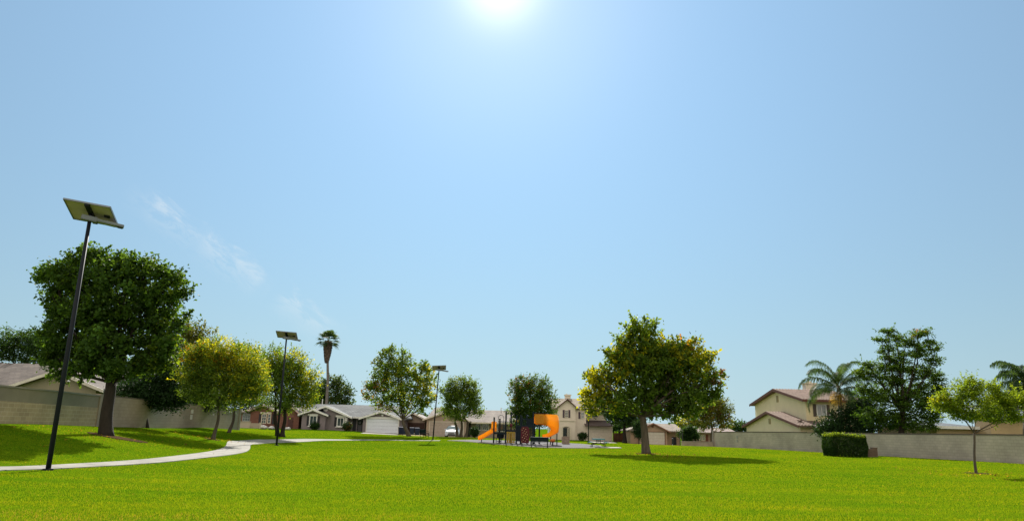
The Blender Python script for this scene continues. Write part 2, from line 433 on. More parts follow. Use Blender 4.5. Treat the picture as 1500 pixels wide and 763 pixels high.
def patch(name, poly, m, lift, nsub=14):
    """sheet draped on the terrain inside the convex polygon (list of x,y), with a skirt"""
    poly = [np.array(p, float) for p in poly]; c = sum(poly)/len(poly)
    ring = []
    for i in range(len(poly)):
        a, b = poly[i], poly[(i+1)%len(poly)]
        for j in range(nsub): ring.append(a+(b-a)*j/nsub)
    n = len(ring); K = 8; vs = [(c[0], c[1], g(*c)+lift)]; fs = []
    for k in range(1, K+1):
        q = [c+(r-c)*k/K for r in ring]; z = gz([a[0] for a in q], [a[1] for a in q])+lift
        vs += [(a[0], a[1], zz) for a, zz in zip(q, z)]
    vs += [(r[0], r[1], z-.2) for r, z in zip(ring, gz([a[0] for a in ring], [a[1] for a in ring])+lift)]
    fs += [(0, 1+i, 1+(i+1)%n) for i in range(n)]
    fs += [(1+(k-1)*n+i, 1+k*n+i, 1+k*n+(i+1)%n, 1+(k-1)*n+(i+1)%n) for k in range(1, K+1) for i in range(n)]
    return struct(MB().add(vs, fs).build(name, m, origin=(0,0,0), fix=False))
def gx_(u, d): return G(u, d).x
def oval(cx, cy, rx, ry, n=26, p=2.6):
    out = []
    for i in range(n):
        a = 2*math.pi*i/n; c, s = math.cos(a), math.sin(a)
        out.append((cx+rx*abs(c)**(2/p)*(1 if c > 0 else -1), cy+ry*abs(s)**(2/p)*(1 if s > 0 else -1)))
    return out
PAD = [(gx_(u_, d_), d_) for u_, d_ in ((655,73.5),(700,69.3),(735,66.5),(762,64.3),(790,62.6),(830,61.8),(862,62.6),(884,65.5),(880,70),(850,74),(800,76.5),(740,77),(690,76.5)) ]
PC = np.mean(np.array(PAD), axis=0)
PADI = [tuple(PC+(np.array(p_)-PC)*.965) for p_ in PAD]
patch("playground_kerb", PAD, M_drive, .05, 4)
patch("playground_surface", PADI, M_rubber, .058, 4)
patch("picnic_paving", oval(G(868,66).x+.2, 66.0, 2.4, 1.9), M_drive, .045, 2)
DRIVES = [("driveway", [(gx_(530,95), 94), (gx_(583,95), 94), (gx_(586,103), 103.2), (gx_(537,103), 103.2)]),
          ("driveway", [(gx_(625,94), 93), (gx_(684,94), 93), (gx_(678,106), 106.4), (gx_(629,106), 106.4)]),
          ("driveway", [(gx_(868,105), 104), (gx_(912,105), 104), (gx_(897,122), 122.4), (gx_(863,122), 122.4)]),
          ("driveway", [(gx_(948,102), 101), (gx_(992,102), 101), (gx_(976,115), 115.2), (gx_(944,115), 115.2)])]
for nm, poly in DRIVES: patch(nm, poly, M_drive, .03, 6)
M_dry = mat("dry_grass", (.36,.27,.10), .95, .25, 2, .5, 40)
patch("bare_ground", [(gx_(592,104), 97), (gx_(628,104), 97), (gx_(626,108), 109), (gx_(592,108), 109)], M_dry, .02, 6)
T1 = G(155, 36)
M_mulch = mat("mulch", (.075,.05,.028), 1.0, .5, 7, .3, 60, spec=0)
patch("mulch_ring", oval(T1.x+.7, T1.y-.2, 1.5, .7, 20, 2), M_mulch, .03, 2)
RINGS = [oval(G(1430,33).x+.05, 32.95, .55, .5, 14, 2), oval(G(947,51).x+.05, 50.9, .9, .8, 14, 2), oval(G(312,46).x, 45.9, .5, .45, 14, 2)]
for rg_ in RINGS: patch("bare_soil", rg_, M_mulch, .015, 1)

# ------------------------------------------------------------------ grass blades
def in_poly(x, y, poly):
    c = np.zeros(len(x), bool); n = len(poly)
    for i in range(n):
        x1, y1 = poly[i]; x2, y2 = poly[(i+1)%n]
        cond = ((y1 > y) != (y2 > y))
        with np.errstate(divide='ignore', invalid='ignore'):
            xi = (x2-x1)*(y-y1)/(y2-y1+1e-12)+x1
        c ^= cond & (x < xi)
    return c
NG = 560000
d = np.exp(rng.uniform(math.log(10.5), math.log(100), NG))
x = rng.uniform(-.83, .83, NG)*d
keep = (x > -23.0) | (d > 66)
# right wall line
keep &= ~((x > 25.8+(90-d)*(33-25.8)/44 - .25) & (d < 92))
for i in range(0, len(PATH)):
    keep &= (x-PATH[i,0])**2+(d-PATH[i,1])**2 > np.interp(PATH[i,1], [22,30,40,50,80], [.45,.55,.70,.72,.62])**2
keep &= ~in_poly(x, d, PAD) & ~in_poly(x, d, oval(G(868,66).x+.2, 66.0, 2.45, 1.95)) & ~in_poly(x, d, oval(T1.x+.7, T1.y-.2, 1.2, .5, 20, 2))
for rg_ in RINGS: keep &= ~in_poly(x, d, rg_)
for nm, poly in DRIVES: keep &= ~in_poly(x, d, poly)
keep &= ~((d > 97) & (x < 0)) 
x = x[keep]; d = d[keep]; n = len(x)
z = gz(x, d)
def fbm(x, y, s, seed):
    r = np.random.default_rng(seed); o = np.zeros(len(x)); amp = 1; tot = 0
    for k in range(5):
        a = r.uniform(0, 2*math.pi, 6); ph = r.uniform(0, 2*math.pi, 6); f = 2*math.pi/s*2**k
        o += amp*sum(np.sin(f*(np.cos(t)*x*r.uniform(.6,1.4)+np.sin(t)*y)+p) for t, p in zip(a, ph))/3; tot += amp; amp *= .6
    return o/tot
nA = fbm(x, d*1.6, 9, 1); nB = fbm(x*.5, d*2.2, 4, 2); nC = fbm(x, d, .9, 3); nD = fbm(x*.12, d*1.0, 2.2, 5); nE = fbm(x, d*1.3, 2.4, 6)
w = .0052*(d/12)**.95*rng.uniform(.6, 1.5, n); h = rng.uniform(.018, .038, n)*(1+.12*nA)
th = rng.uniform(0, 2*math.pi, n); lean = rng.uniform(.15, .9, n)*h; la = rng.uniform(0, 2*math.pi, n)
c, s = np.cos(th), np.sin(th)
V = np.empty((n, 4, 3))
V[:,0] = np.c_[x-c*w/2, d-s*w/2, z-.004]; V[:,1] = np.c_[x+c*w/2, d+s*w/2, z-.004]
V[:,2] = np.c_[x+c*w*.28+np.cos(la)*lean, d+s*w*.28+np.sin(la)*lean, z+h]; V[:,3] = np.c_[x-c*w*.28+np.cos(la)*lean, d-s*w*.28+np.sin(la)*lean, z+h*.97]
base = np.array([.108,.212,.010]); yel = np.array([.235,.268,.012]); dk = np.array([.042,.125,.009]); straw = np.array([.30,.22,.06])
k1 = np.clip(.42+.42*nA+.35*nB+.30*nD, 0, 1)[:,None]; colr = base*(1-k1)+yel*k1
k2 = np.clip(-.2+.4*nC-.2*nA-.3*nD, 0, .6)[:,None]; colr = colr*(1-k2)+dk*k2
dry = (rng.random(n) < .015+.07*np.clip(nB,0,1)+.42*np.clip((14.2-d)/2, 0, 1)*np.clip(.8+1.2*nE, .1, 1.6)+.08*np.clip(nE-.3, 0, 1))[:,None]; colr = np.where(dry, straw, colr)
colr *= rng.uniform(.9, 1.1, (n,1))
M_grass = leaf_mat("grass_blade", .5, .8, (1.75,1.5,.4), 0)
gr = np_mesh("grass", V.reshape(-1,3), np.arange(4*n).reshape(n,4), M_grass, col=colr, origin=(0,0,0))
tag(gr, "short bright green mown grass covering the park lawn", "grass", kind='stuff')

# ------------------------------------------------------------------ buildings
def rect(u0, v0, u1, v1, d):
    um, vm = (u0+u1)/2, (v0+v1)/2
    return P(u0, vm, d).x, P(u1, vm, d).x, P(um, v1, d).z, P(um, v0, d).z
def pz(u, v, d): return P(u, v, d).z
def pxx(u, v, d): return P(u, v, d).x
M_white = mat("white_trim", (.74,.74,.73), .6, .06, 4)
M_offwhite = mat("cream_trim", (.62,.56,.46), .7, .08, 4)
M_glass = glass_mat("window_glass", (.05,.075,.085))
M_glassl = glass_mat("window_glass_curtained", (.20,.23,.23))
M_dark = mat("dark_shutter", (.028,.028,.036), .6, .1)
M_black = mat("black_metal", (.012,.012,.016), .45, .15, 4, spec=.5)
def stucco(name, c, var=.10): return mat(name, c, .92, var, .8, .5, 40)
def roofmat(name, c1, c2, axis='x', w=.45, h=.13): c1 = (c1[0]*.92, c1[1]*1.0, c1[2]*1.0); c2 = (c2[0]*.92, c2[1], c2[2]); return brick_mat(name, c1, c2, tuple(x*.62 for x in lin(c2)), w, h, axis, .9, .012, .6, var=.22, nscale=.9)
def chevron(mb, a0, a1, pk, ze0, ze1, zp, b0, b1, th, axis='y'):
    mb.prism([(a0,ze0),(pk,zp),(a1,ze1),(a1,ze1-th),(pk,zp-th*1.15),(a0,ze0-th)], b0, b1, axis)
def hip_roof(mb, x0, x1, y0, y1, ze, zr, rx0, rx1, th=.18):
    ym = (y0+y1)/2
    t = [(x0,y0,ze),(x1,y0,ze),(x1,y1,ze),(x0,y1,ze),(rx0,ym,zr),(rx1,ym,zr)]
    b = [(x0,y0,ze-th),(x1,y0,ze-th),(x1,y1,ze-th),(x0,y1,ze-th)]
    mb.add(t+b, [(0,1,5,4),(1,2,5),(2,3,4,5),(3,0,4),(0,6,7,1),(1,7,8,2),(2,8,9,3),(3,9,6,0),(9,8,7,6)])
def window(root, rc, y, frame=None, glass=None, nx=2, nz=1, fw=.09, axis='y', sill=False, name="window", label=None):
    """frame bars with pane behind them, standing in front of a wall face at y"""
    x0, x1, z0, z1 = rc; frame = frame or M_white; glass = glass or M_glass
    m = MB(); mb = .045
    def bx(mm, a0, a1, q0, q1, c0, c1):
        if axis == 'y': mm.box(a0, a1, q0, q1, c0, c1)
        else: mm.box(q0, q1, a0, a1, c0, c1)
    bx(m, x0, x0+fw, y-.07, y+.03, z0, z1); bx(m, x1-fw, x1, y-.07, y+.03, z0, z1)
    bx(m, x0+fw, x1-fw, y-.07, y+.03, z1-fw, z1); bx(m, x0+fw, x1-fw, y-.07, y+.03, z0, z0+fw)
    for i in range(1, nx): c = x0+(x1-x0)*i/nx; bx(m, c-mb/2, c+mb/2, y-.055, y+.0, z0+fw, z1-fw)
    for j in range(1, nz): c = z0+(z1-z0)*j/nz; bx(m, x0+fw, x1-fw, y-.05, y-.004, c-mb/2, c+mb/2)
    w = m.build(name, frame, root)
    p = MB(); bx(p, x0+fw*.9, x1-fw*.9, y-.022, y+.02, z0+fw*.9, z1-fw*.9); p.build("pane", glass, w)
    if sill:
        s = MB(); bx(s, x0-.12, x1+.12, y-.2, y+.02, z0-.12, z0-.003); s.build("sill", frame, w)
    return w
def shutter(root, rc, y, m=None):
    x0, x1, z0, z1 = rc; b = MB(); b.box(x0, x1, y-.05, y+.01, z0, z1)
    n = 9
    for i in range(n):
        z = z0+.08+(z1-z0-.16)*i/n; b.box(x0+.05, x1-.05, y-.068, y-.045, z, z+(z1-z0-.16)/n*.6)
    b.build("shutter", m or M_dark, root)
def garage_door(root, rc, y, m, trim, rows=4, cols=4, top=.28):
    x0, x1, z0, z1 = rc
    b = MB()
    ph = (z1-z0)/rows
    for r in range(rows):
        b.box(x0, x1, y-.02, y+.02, z0+r*ph+.012, z0+(r+1)*ph-.012)
        for c in range(cols):
            cw = (x1-x0)/cols; b.box(x0+c*cw+.12, x0+(c+1)*cw-.12, y-.045, y-.015, z0+r*ph+.1, z0+(r+1)*ph-.1)
    b.box(x0+.01, x1-.01, y+.0, y+.035, z0, z1-.01)
    gdo = b.build("garage_door", m, root)
    t = MB(); t.box(x0-.14, x0-.003, y-.08, y+.03, z0, z1); t.box(x1+.003, x1+.14, y-.08, y+.03, z0, z1); t.box(x0-.2, x1+.2, y-.1, y+.03, z1+.003, z1+top)
    t.build("frame", trim, gdo)
def door(root, rc, y, m, frame=None, handle=True):
    x0, x1, z0, z1 = rc; b = MB(); b.box(x0, x1, y-.05, y+.02, z0, z1)
    for r in range(3):
        h = (z1-z0-.3)/3; b.box(x0+.12, (x0+x1)/2-.05, y-.068, y-.045, z0+.12+r*h, z0+.04+(r+1)*h); b.box((x0+x1)/2+.05, x1-.12, y-.068, y-.045, z0+.12+r*h, z0+.04+(r+1)*h)
    dd = b.build("door", m, root)
    if handle: MB().ball((x1-.09, y-.11, z0+1.0), .045).build("handle", mat("brass", (.4,.3,.12), .35, metal=.9), dd)
    if frame:
        f = MB(); f.box(x0-.1, x0-.003, y-.08, y+.02, z0, z1+.1); f.box(x1+.003, x1+.1, y-.08, y+.02, z0, z1+.1); f.box(x0-.003, x1+.003, y-.08, y+.02, z1+.003, z1+.1); f.build("frame", frame, dd)
    return dd

# ---- grey house
D = 103.0
gb = G(512, D)
H = thing("suburban_house", "single-storey grey house with white trim, wreath on its door and white double garage door", "house", (gb.x, D, gb.z-.1))
zb = gb.z-.4
S_grey = stucco("grey_stucco", (.235,.20,.215)); Rf = roofmat("grey_shingle", (.22,.215,.21), (.165,.16,.165))
w = MB()
# main body
xl, xr = pxx(443,620,D), pxx(588,620,D)
zeave = pz(515, 611, D)
w.box(xl+.4, xr-.2, D+2.0, D+10, zb, zeave)
# front gable bay 1
x0, x1 = pxx(442,615,D), pxx(476.5,615,D); pk = pxx(460,599,D); zp = pz(460,598.6,D); ze = pz(460,606,D)
w.prism([(x0,zb),(x1,zb),(x1,ze),(pk,zp-.25),(x0,ze)], D, D+2.2)
# gable 2 slightly behind
D2 = D+.9
x2, x3 = pxx(462,615,D2), pxx(510,615,D2); pk2 = pxx(478,595,D2); zp2 = pz(478,593.8,D2); ze2 = pz(510,609.5,D2)
sl2 = (zp2-ze2)/(x3+.5-pk2)
w.prism([(x1-.3,zb),(x3,zb),(x3,ze2-.02),(pk2,zp2-.25),(x1-.3,zp2-.25-sl2*(pk2-x1+.3))], D2, D2+1.3)
# garage
Dg = D-.6
x4, x5 = pxx(531.5,620,Dg), pxx(586,620,Dg); pk3 = pxx(559,603,Dg); zp3 = pz(559,601.5,Dg); ze3 = pz(559,611.5,Dg)
w.prism([(x4,zb),(x5,zb),(x5,ze3),(pk3,zp3-.25),(x4,ze3)], Dg, D+2.4)
w.build("wall", S_grey, H)
# roof pieces
r = MB()
hip_roof(r, xl-.3, xr+.6, D+1.2, D+10.8, zeave+.12, pz(500,592.3,D+6)+.0, pxx(458,590,D+6), pxx(590,595,D+6))
chevron(r, x0-.45, x1+.45, pk, ze-.05, ze-.05, zp, D-.45, D+4, .14)
chevron(r, pk2-(x3+.6-pk2), x3+.6, pk2, ze2-.1, ze2-.1, zp2, D2-.45, D+6, .14)
chevron(r, x4-.5, x5+.5, pk3, ze3-.1, ze3-.1, zp3, Dg-.45, D+6, .14)
rf = r.build("roof", Rf, H)
f = MB()
for a0_, a1_, p_, ze_, zp_, yy in ((x0-.5, x1+.5, pk, ze-.05, zp, D-.45), (pk2-.9, x3+.65, pk2, None, zp2, D2-.45), (x4-.55, x5+.55, pk3, ze3-.1, zp3, Dg-.45)):
    if ze_ is None:
        sl_ = (zp2-(ze2-.1))/(x3+.6-pk2)
        chevron(f, p_-1.75, a1_, p_, zp_-1.75*sl_+.01, zp_-(a1_-p_)*sl_+.01, zp_+.01, yy-.06, yy-.003, .24)
    else:
        s_ = (zp_-ze_)/(p_-a0_-.05); chevron(f, a0_, a1_, p_, zp_-(p_-a0_)*s_+.01, zp_-(a1_-p_)*s_+.01, zp_+.01, yy-.06, yy-.003, .24)
f.box(x3+.6, x4-.5, D+1.1, D+1.196, zeave-.1, zeave+.13)
f.build("fascia", M_white, rf)
window(H, rect(453,608,464.5,623.5,D), D, nx=2, nz=1, fw=.12, sill=True)
shutter(H, rect(449.4,609,452.4,623,D), D); shutter(H, rect(465.2,609,468.2,623,D), D)
b = MB(); a = rect(451.5,606.2,466,608,D); b.box(a[0],a[1],D-.1,D+.01,a[2],a[3]); b.build("window_head", M_white, H)
window(H, rect(493.5,611,504,624.5,D2), D2, nx=2, nz=1, fw=.12, sill=True)
shutter(H, rect(489.8,610.5,493,624,D2), D2)
b = MB(); a = rect(492,608,506.5,610.7,D2); b.box(a[0],a[1],D2-.1,D2+.01,a[2],a[3]); a = rect(505,610.9,508.5,624,D2); b.box(a[0],a[1],D2-.06,D2+.01,a[2],a[3]); b.build("window_head", M_white, H)
c = P(477.3,598.6,D2); v = MB()
ring = [(c.x+.30*math.cos(t*math.pi/10), D2-.05, c.z+.30*math.sin(t*math.pi/10)) for t in range(21)]
v.tube(ring, .055, 6, False); 
for k in range(4): 
    z = c.z-.2+k*.13; h = math.sqrt(.3**2-(z-c.z)**2); v.box(c.x-h, c.x+h, D2-.06, D2-.01, z-.03, z+.03)
v.build("round_vent", M_white, H)
Dp = D+2.0
door(H, rect(524.5,613.5,530,632,Dp), Dp, mat("grey_door", (.10,.10,.115), .5), M_dark)
b = MB(); a = rect(516.5,613.5,521.5,632,Dp); b.box(a[0],a[1],Dp-.05,Dp+.02,a[2],a[3]); b.build("dark_panel", M_dark, H)  # plain dark panel filling the porch gap beside the door
c = P(527.2,618.5,Dp-.1); wr = MB(); wr.tube([(c.x+.27*math.cos(t*math.pi/8), Dp-.14, c.z+.27*math.sin(t*math.pi/8)) for t in range(17)], .075, 6, False)
tag(wr.build("door_wreath", mat("wreath_green", (.02,.035,.02), .9, .5, 12)), "round dark wreath hanging on the front door of the grey house", "wreath")
garage_door(H, rect(537.5,613.5,583,634.2,Dg), Dg, mat("white_door", (.74,.79,.88), .6, .05), M_white, 4, 8, .3)
l = MB(); c = P(560.5,608,Dg); l.box(c.x-.12,c.x+.12,Dg-.16,Dg-.003,c.z-.14,c.z+.14); l.build("wall_lamp", M_white, H)
pp = MB(); c = P(472,592,D+5); pp.tube([c, c+Vector((0,0,.8))], .06, 6); pp.build("vent_pipe", M_white, rf)

# ---- brick house left
D = 106.0
gb = G(400, D); zb = gb.z-.5
H = thing("suburban_house", "dark red brick house with low pale garden walls behind the slim trees at left", "house", (gb.x, D, gb.z-.1))
S_brick = brick_mat("red_brick", (.20,.075,.05), (.16,.06,.045), (.18,.12,.10), .22, .075, 'x', .9, .01, .3)
Rp = roofmat("pinkish_shingle", (.34,.27,.235), (.27,.215,.19))
w = MB(); xl, xr = pxx(346,612,D), pxx(418,612,D); ze = pz(380,604,D)
w.box(xl, xr, D+.8, D+9, zb, ze)
x0, x1 = pxx(366,615,D), pxx(407,615,D); pk = pxx(386,596,D); zp = pz(386,592.5,D); zg_ = pz(400,603.5,D)
w.prism([(x0,zb),(x1,zb),(x1,zg_),(pk,zp-.3),(x0,zg_)], D, D+1.2)
x2, x3 = pxx(412,612,D), pxx(441,612,D); pk2 = pxx(427,592,D); zp2 = pz(427,591.5,D); ze2 = pz(427,606,D)
w.prism([(x2,zb),(x3,zb),(x3,ze2),(pk2,zp2-.3),(x2,ze2)], D-1.0, D+9)
w.build("wall", S_brick, H)
r = MB(); hip_roof(r, xl-.6, xr+1.5, D+.2, D+9.8, ze+.1, pz(400,591,D+5)+.2, xl+3, xr)
chevron(r, x0-.5, x1+.6, pk, zg_-.1, zg_-.1, zp, D-.5, D+5, .14); chevron(r, x2-.4, x3+.4, pk2, ze2-.1, ze2-.1, zp2, D-1.4, D+9.4, .14)
rf = r.build("roof", Rp, H)
f = MB(); s_ = (zp-(zg_-.1))/(x1+.6-pk); chevron(f, x0-.55, x1+.65, pk, zp-(pk-x0+.55)*s_, zp-(x1+.65-pk)*s_, zp+.01, D-.56, D-.503, .2)
s_ = (zp2-(ze2-.1))/(x3+.4-pk2); chevron(f, x2-.45, x3+.45, pk2, zp2-(pk2-x2+.45)*s_, zp2-(x3+.45-pk2)*s_, zp2+.01, D-1.46, D-1.403, .2); f.build("fascia", mat("pinkish_trim", (.55,.40,.37), .7), rf)
window(H, rect(355.5,603.5,367,616.5,D+.8), D+.8, nx=3, nz=3, frame=mat("grey_window_frame", (.35,.40,.42), .6))
window(H, rect(383,606,390.5,620,D), D, nx=2, nz=3, frame=M_offwhite); window(H, rect(392,606,397,620,D), D, nx=1, nz=3, frame=M_offwhite)
b = MB(); a = rect(381.5,603.3,398,605.6,D); b.box(a[0],a[1],D-.1,D+.01,a[2],a[3]); b.build("window_head", M_offwhite, H)
shutter(H, rect(398.5,606,402,621,D), D); shutter(H, rect(379,606,382,621,D), D)
door(H, rect(421.5,611,429,626.5,D-1), D-1, mat("brown_door", (.09,.04,.035), .6))
S_tan = stucco("pale_garden_stucco", (.44,.37,.30))
gw = MB(); a = rect(347,617.5,366,630,100); gw.box(a[0],a[1],100,100.25,a[2]-.6,a[3]); gw.box(a[0]-.05,a[1]+.05,99.95,100.3,a[3]+.003,a[3]+.08)
tag(gw.build("garden_wall", S_tan), "taller left section of low pale wall before the brick house", "garden wall")
gw = MB(); a = rect(366.2,620.3,382,629,100.5); gw.box(a[0],a[1],100.5,100.75,a[2]-.6,a[3]); gw.box(a[0],a[1]+.05,100.45,100.8,a[3]+.003,a[3]+.08)
a = rect(380,619.5,382.8,629,100.2); gw.box(a[0],a[1],100.05,100.42,a[2]-.6,a[3]+.1)
tag(gw.build("garden_wall", S_tan), "lower right section of pale garden wall ending in a small pillar", "garden wall")
def boulder(name, u, v, d, w_, h_, label, m, cat="rock"):
    c = P(u, v, d); gb_ = g(c.x, d); b = MB(); b.ball((0,0,0), 1, 12, 8); vs = []
    for x_, y_, z_ in b.v:
        k = 1+.12*math.sin(3*x_+u)+.1*math.sin(5*y_+2*z_); vs.append((c.x+x_*k*w_/2, d+y_*k*w_/2, gb_+max(-.05, (z_*.6+.5)*k*h_)))
    b.v = vs; tag(b.build(name, m, smooth=False), label, cat)
M_rock = mat("pale_rock", (.45,.42,.38), .9, .2, 3, .6)
boulder("garden_rock", 386.5, 628, 97, 1.0, .45, "pale garden rock beside the pillar of the low garden wall", M_rock)
boulder("garden_rock", 397, 629, 97, 1.0, .35, "flat pale garden rock between wall pillar and middle lamp post", M_rock)
boulder("garden_rock", 420, 629, 96, .9, .35, "pale garden rock right of the double trunk tree", M_rock)

# ---- tan house with brown garage (behind sycamore)
D = 111.0
gb = G(605, D); zb = gb.z-.5
H = thing("suburban_house", "small tan gabled garage house with brown door behind the open sycamore", "house", (gb.x, D, gb.z-.1))
S_tan2 = stucco("taupe_stucco", (.36,.29,.235)); Rt = roofmat("tan_shingle", (.34,.285,.25), (.28,.23,.205))
x0, x1 = pxx(588,620,D), pxx(622.5,620,D); pk = pxx(606,606,D); zp = pz(606,604.5,D); ze = pz(606,613.5,D)
w = MB(); w.prism([(x0,zb),(x1,zb),(x1,ze),(pk,zp-.3),(x0,ze)], D, D+9); w.build("wall", S_tan2, H)
r = MB(); chevron(r, x0-.5, x1+.4, pk, ze-.1, ze-.1, zp, D-.5, D+9.5, .15); rf = r.build("roof", Rt, H)
f = MB(); s_ = (zp-(ze-.1))/(x1+.4-pk); chevron(f, x0-.55, x1+.45, pk, zp-(pk-x0+.55)*s_, zp-(x1+.45-pk)*s_, zp+.01, D-.56, D-.503, .2); f.build("fascia", M_offwhite, rf)
garage_door(H, rect(594.5,619.8,620.5,635.8,D), D, mat("brown_garage_paint", (.085,.05,.04), .7), mat("brown_trim", (.10,.06,.05), .7), 4, 4, .1)

# ---- tan ranch house with car
D = 106.0
gb = G(680, D); zb = gb.z-.5
H = thing("suburban_house", "long tan house with beige garage door behind the white car and orange slide", "house", (gb.x, D, gb.z-.1))
x0, x1 = pxx(624.5,625,D), pxx(683,625,D); pk = pxx(654,603,D); zp = pz(654,602,D); ze = pz(654,614,D)
w = MB(); w.prism([(x0,zb),(x1,zb),(x1,ze),(pk,zp-.3),(x0,ze)], D, D+4)
x2, x3 = pxx(682,625,D), pxx(757,625,D); zm = pz(720,618.5,D)
w.box(x0+.1, x3, D+2.5, D+12, zb, zm); w.build("wall", stucco("tan_stucco", (.40,.31,.24)), H)
r = MB(); ym = D+7
Rt2 = roofmat("rose_tan_shingle", (.33,.265,.23), (.27,.215,.19))
zrr = pz(720, 600.6, ym)
chevron(r, D+1.3, D+13, ym, zm+.0, zm+.0, zrr, pxx(683,610,D), x3+.5, .16, 'x')
zrl = pz(640,596.6,ym); hip_roof(r, x0-.4, pxx(690,610,D), D+1.0, D+13, ze-.15, zrl, pxx(637,597,ym), pxx(668,597,ym))
chevron(r, x0-.5, x1+.5, pk, ze-.1, ze-.1, zp, D-.5, D+5, .15); rf = r.build("roof", Rt2, H)
f = MB(); s_ = (zp-(ze-.1))/(x1+.5-pk); chevron(f, x0-.55, x1+.55, pk, zp-(pk-x0+.55)*s_, zp-(x1+.55-pk)*s_, zp+.01, D-.56, D-.503, .2)
f.box(x1+.55, x3+.5, D+1.24, D+1.296, zm-.18, zm+.02); f.build("fascia", M_offwhite, rf)
garage_door(H, rect(629.5,618.2,678,638.5,D), D, mat("beige_door", (.44,.37,.31), .7), M_offwhite, 4, 8, .12)
b = MB(); a = rect(681.5,619,689.5,639,D+2.5); b.box(a[0],a[1],D+2.3,D+2.52,a[2],a[3]); b.build("dark_panel", M_dark, H)  # plain dark panel set across the entry
window(H, rect(697,620,705,630,D+2.5), D+2.5, nx=2, nz=1); window(H, rect(706,620,716,630,D+2.5), D+2.5, nx=3, nz=1)
window(H, rect(728,619,742,632,D+2.5), D+2.5, nx=3, nz=1)
p_ = MB(); c = P(734,601.6,ym); p_.tube([c-Vector((0,0,.4)), c+Vector((0,0,.5))], .07, 6); p_.build("vent_pipe", M_offwhite, rf)

# ---- cream two-storey house
D = 124.0
gb = G(850, D); zb = gb.z-.5
H = thing("two_storey_house", "cream two-storey house with steep front gable, arched entry and chimney", "house", (gb.x, D, gb.z-.1))
S_cream = stucco("cream_stucco", (.68,.60,.52), .07); S_cream2 = S_cream
w = MB()
x0, x1 = pxx(816.5,620,D), pxx(843,620,D); pk = pxx(831,585,D); zp = pz(831,583.8,D); ze = pz(831,595.5,D)
w.prism([(x0,zb),(x1,zb),(x1,ze),(pk,zp-.3),(x0,ze)], D, D+8)
xa, xb = pxx(806,620,D+1), pxx(858,620,D+1); zt = pz(830,597.3,D+1)
w.box(xa, x0, D+1.2, D+9, zb, zt); w.box(x1, xb, D+.5, D+9, zb, zt)
xc, xd = pxx(857.5,620,D+3), pxx(888,610,D+3); w.box(xb, xd, D+3, D+9, zb, pz(872,601,D+3))
xe, xf = pxx(858,635,D), pxx(897.5,635,D); zgr = pz(877,621.5,D); w.box(xb+.003, xf, D+.2, D+9, zb, zgr); w.build("wall", S_cream, H)
b = MB(); a = rect(816,615.0,843.6,616.4,D); b.box(a[0],a[1],D-.1,D+.003,a[2],a[3]); b.build("belt_course", M_offwhite, H)
Rc = roofmat("terracotta_tile", (.36,.275,.21), (.28,.215,.17))
r = MB(); ym = D+5; chevron(r, D+.1, D+9.9, ym, zt-.05, zt-.05, pz(828,583.4,ym), xa-.5, xd+.5, .18, 'x')
chevron(r, x0-.35, x1+.45, pk, ze-.25, ze-.25, zp, D-.35, D+5, .16)
rf = r.build("roof", Rc, H)
f = MB(); s_ = (zp-(ze-.25))/(x1+.45-pk); chevron(f, x0-.42, x1+.5, pk, zp-(pk-x0+.42)*s_, zp-(x1+.5-pk)*s_, zp+.02, D-.42, D-.353, .2); f.build("fascia", mat("dark_brown_trim", (.10,.055,.04), .8), rf)
r = MB(); xg0, xg1 = pxx(856.5,619,D), pxx(898,621,D)
r.prism([(D-.6, zgr-.15),(D+3.0, zgr+.75),(D+3.0,zgr+.55),(D-.6,zgr-.35)], xg0, xg1, 'x'); r.build("garage_roof", mat("dark_tile", (.10,.075,.065), .9), H)
ch = MB(); a = rect(827.5,577.5,835.5,590,D+6); ch.box(a[0],a[1],D+5.4,D+6.5,a[2]-.5,a[3]-.25); ch.box(a[0]-.12,a[1]+.12,D+5.3,D+6.6,a[3]-.25,a[3]-.02); ch.tube([(a[0]+.3,D+6,a[3]-.05),(a[0]+.3,D+6,a[3]+.15)],.1,8); ch.build("chimney", M_offwhite, rf)
M_mauve = mat("mauve_shutter", (.09,.065,.085), .7, .1)
window(H, rect(827.3,600,832.4,611.5,D), D, nx=2, nz=3, frame=M_offwhite)
shutter(H, rect(824.3,600,827.1,611.5,D), D, M_mauve); shutter(H, rect(832.6,600,835.4,611.5,D), D, M_mauve)
window(H, rect(850.5,603,856,613,D+.5), D+.5, nx=1, nz=2, frame=M_offwhite, glass=M_glassl); shutter(H, rect(847.3,603,850.2,613,D+.5), D+.5, M_mauve)
window(H, rect(864,604,876,611,D+3), D+3, nx=2, nz=1, frame=M_offwhite)
window(H, rect(807.5,623,813.5,633,D+1.2), D+1.2, nx=2, nz=3, frame=M_offwhite); 
# arched entry: raised surround with a flat panel painted dark for the recess shade
a = rect(824.5,624,834.5,643.6,D); xm, rad_ = (a[0]+a[1])/2, (a[1]-a[0])/2
def arch(x0_, x1_, z0_, zs_, n=10, hgt=.5):
    xm_ = (x0_+x1_)/2; rr = (x1_-x0_)/2
    return [(x0_,z0_)]+[(xm_-rr*math.cos(math.pi*i/n), zs_+rr*hgt*math.sin(math.pi*i/n)) for i in range(n+1)]+[(x1_,z0_)]
so_ = MB(); outer = arch(a[0]-.22, a[1]+.22, a[2]-.1, a[3]-.35, 12, .62); inner = arch(a[0], a[1], a[2]-.1, a[3]-.35, 12)
n_ = len(outer); vs = [(x_,D-.14,z_) for x_,z_ in outer]+[(x_,D-.14,z_) for x_,z_ in inner]+[(x_,D+.02,z_) for x_,z_ in outer]+[(x_,D+.02,z_) for x_,z_ in inner]
fs = []
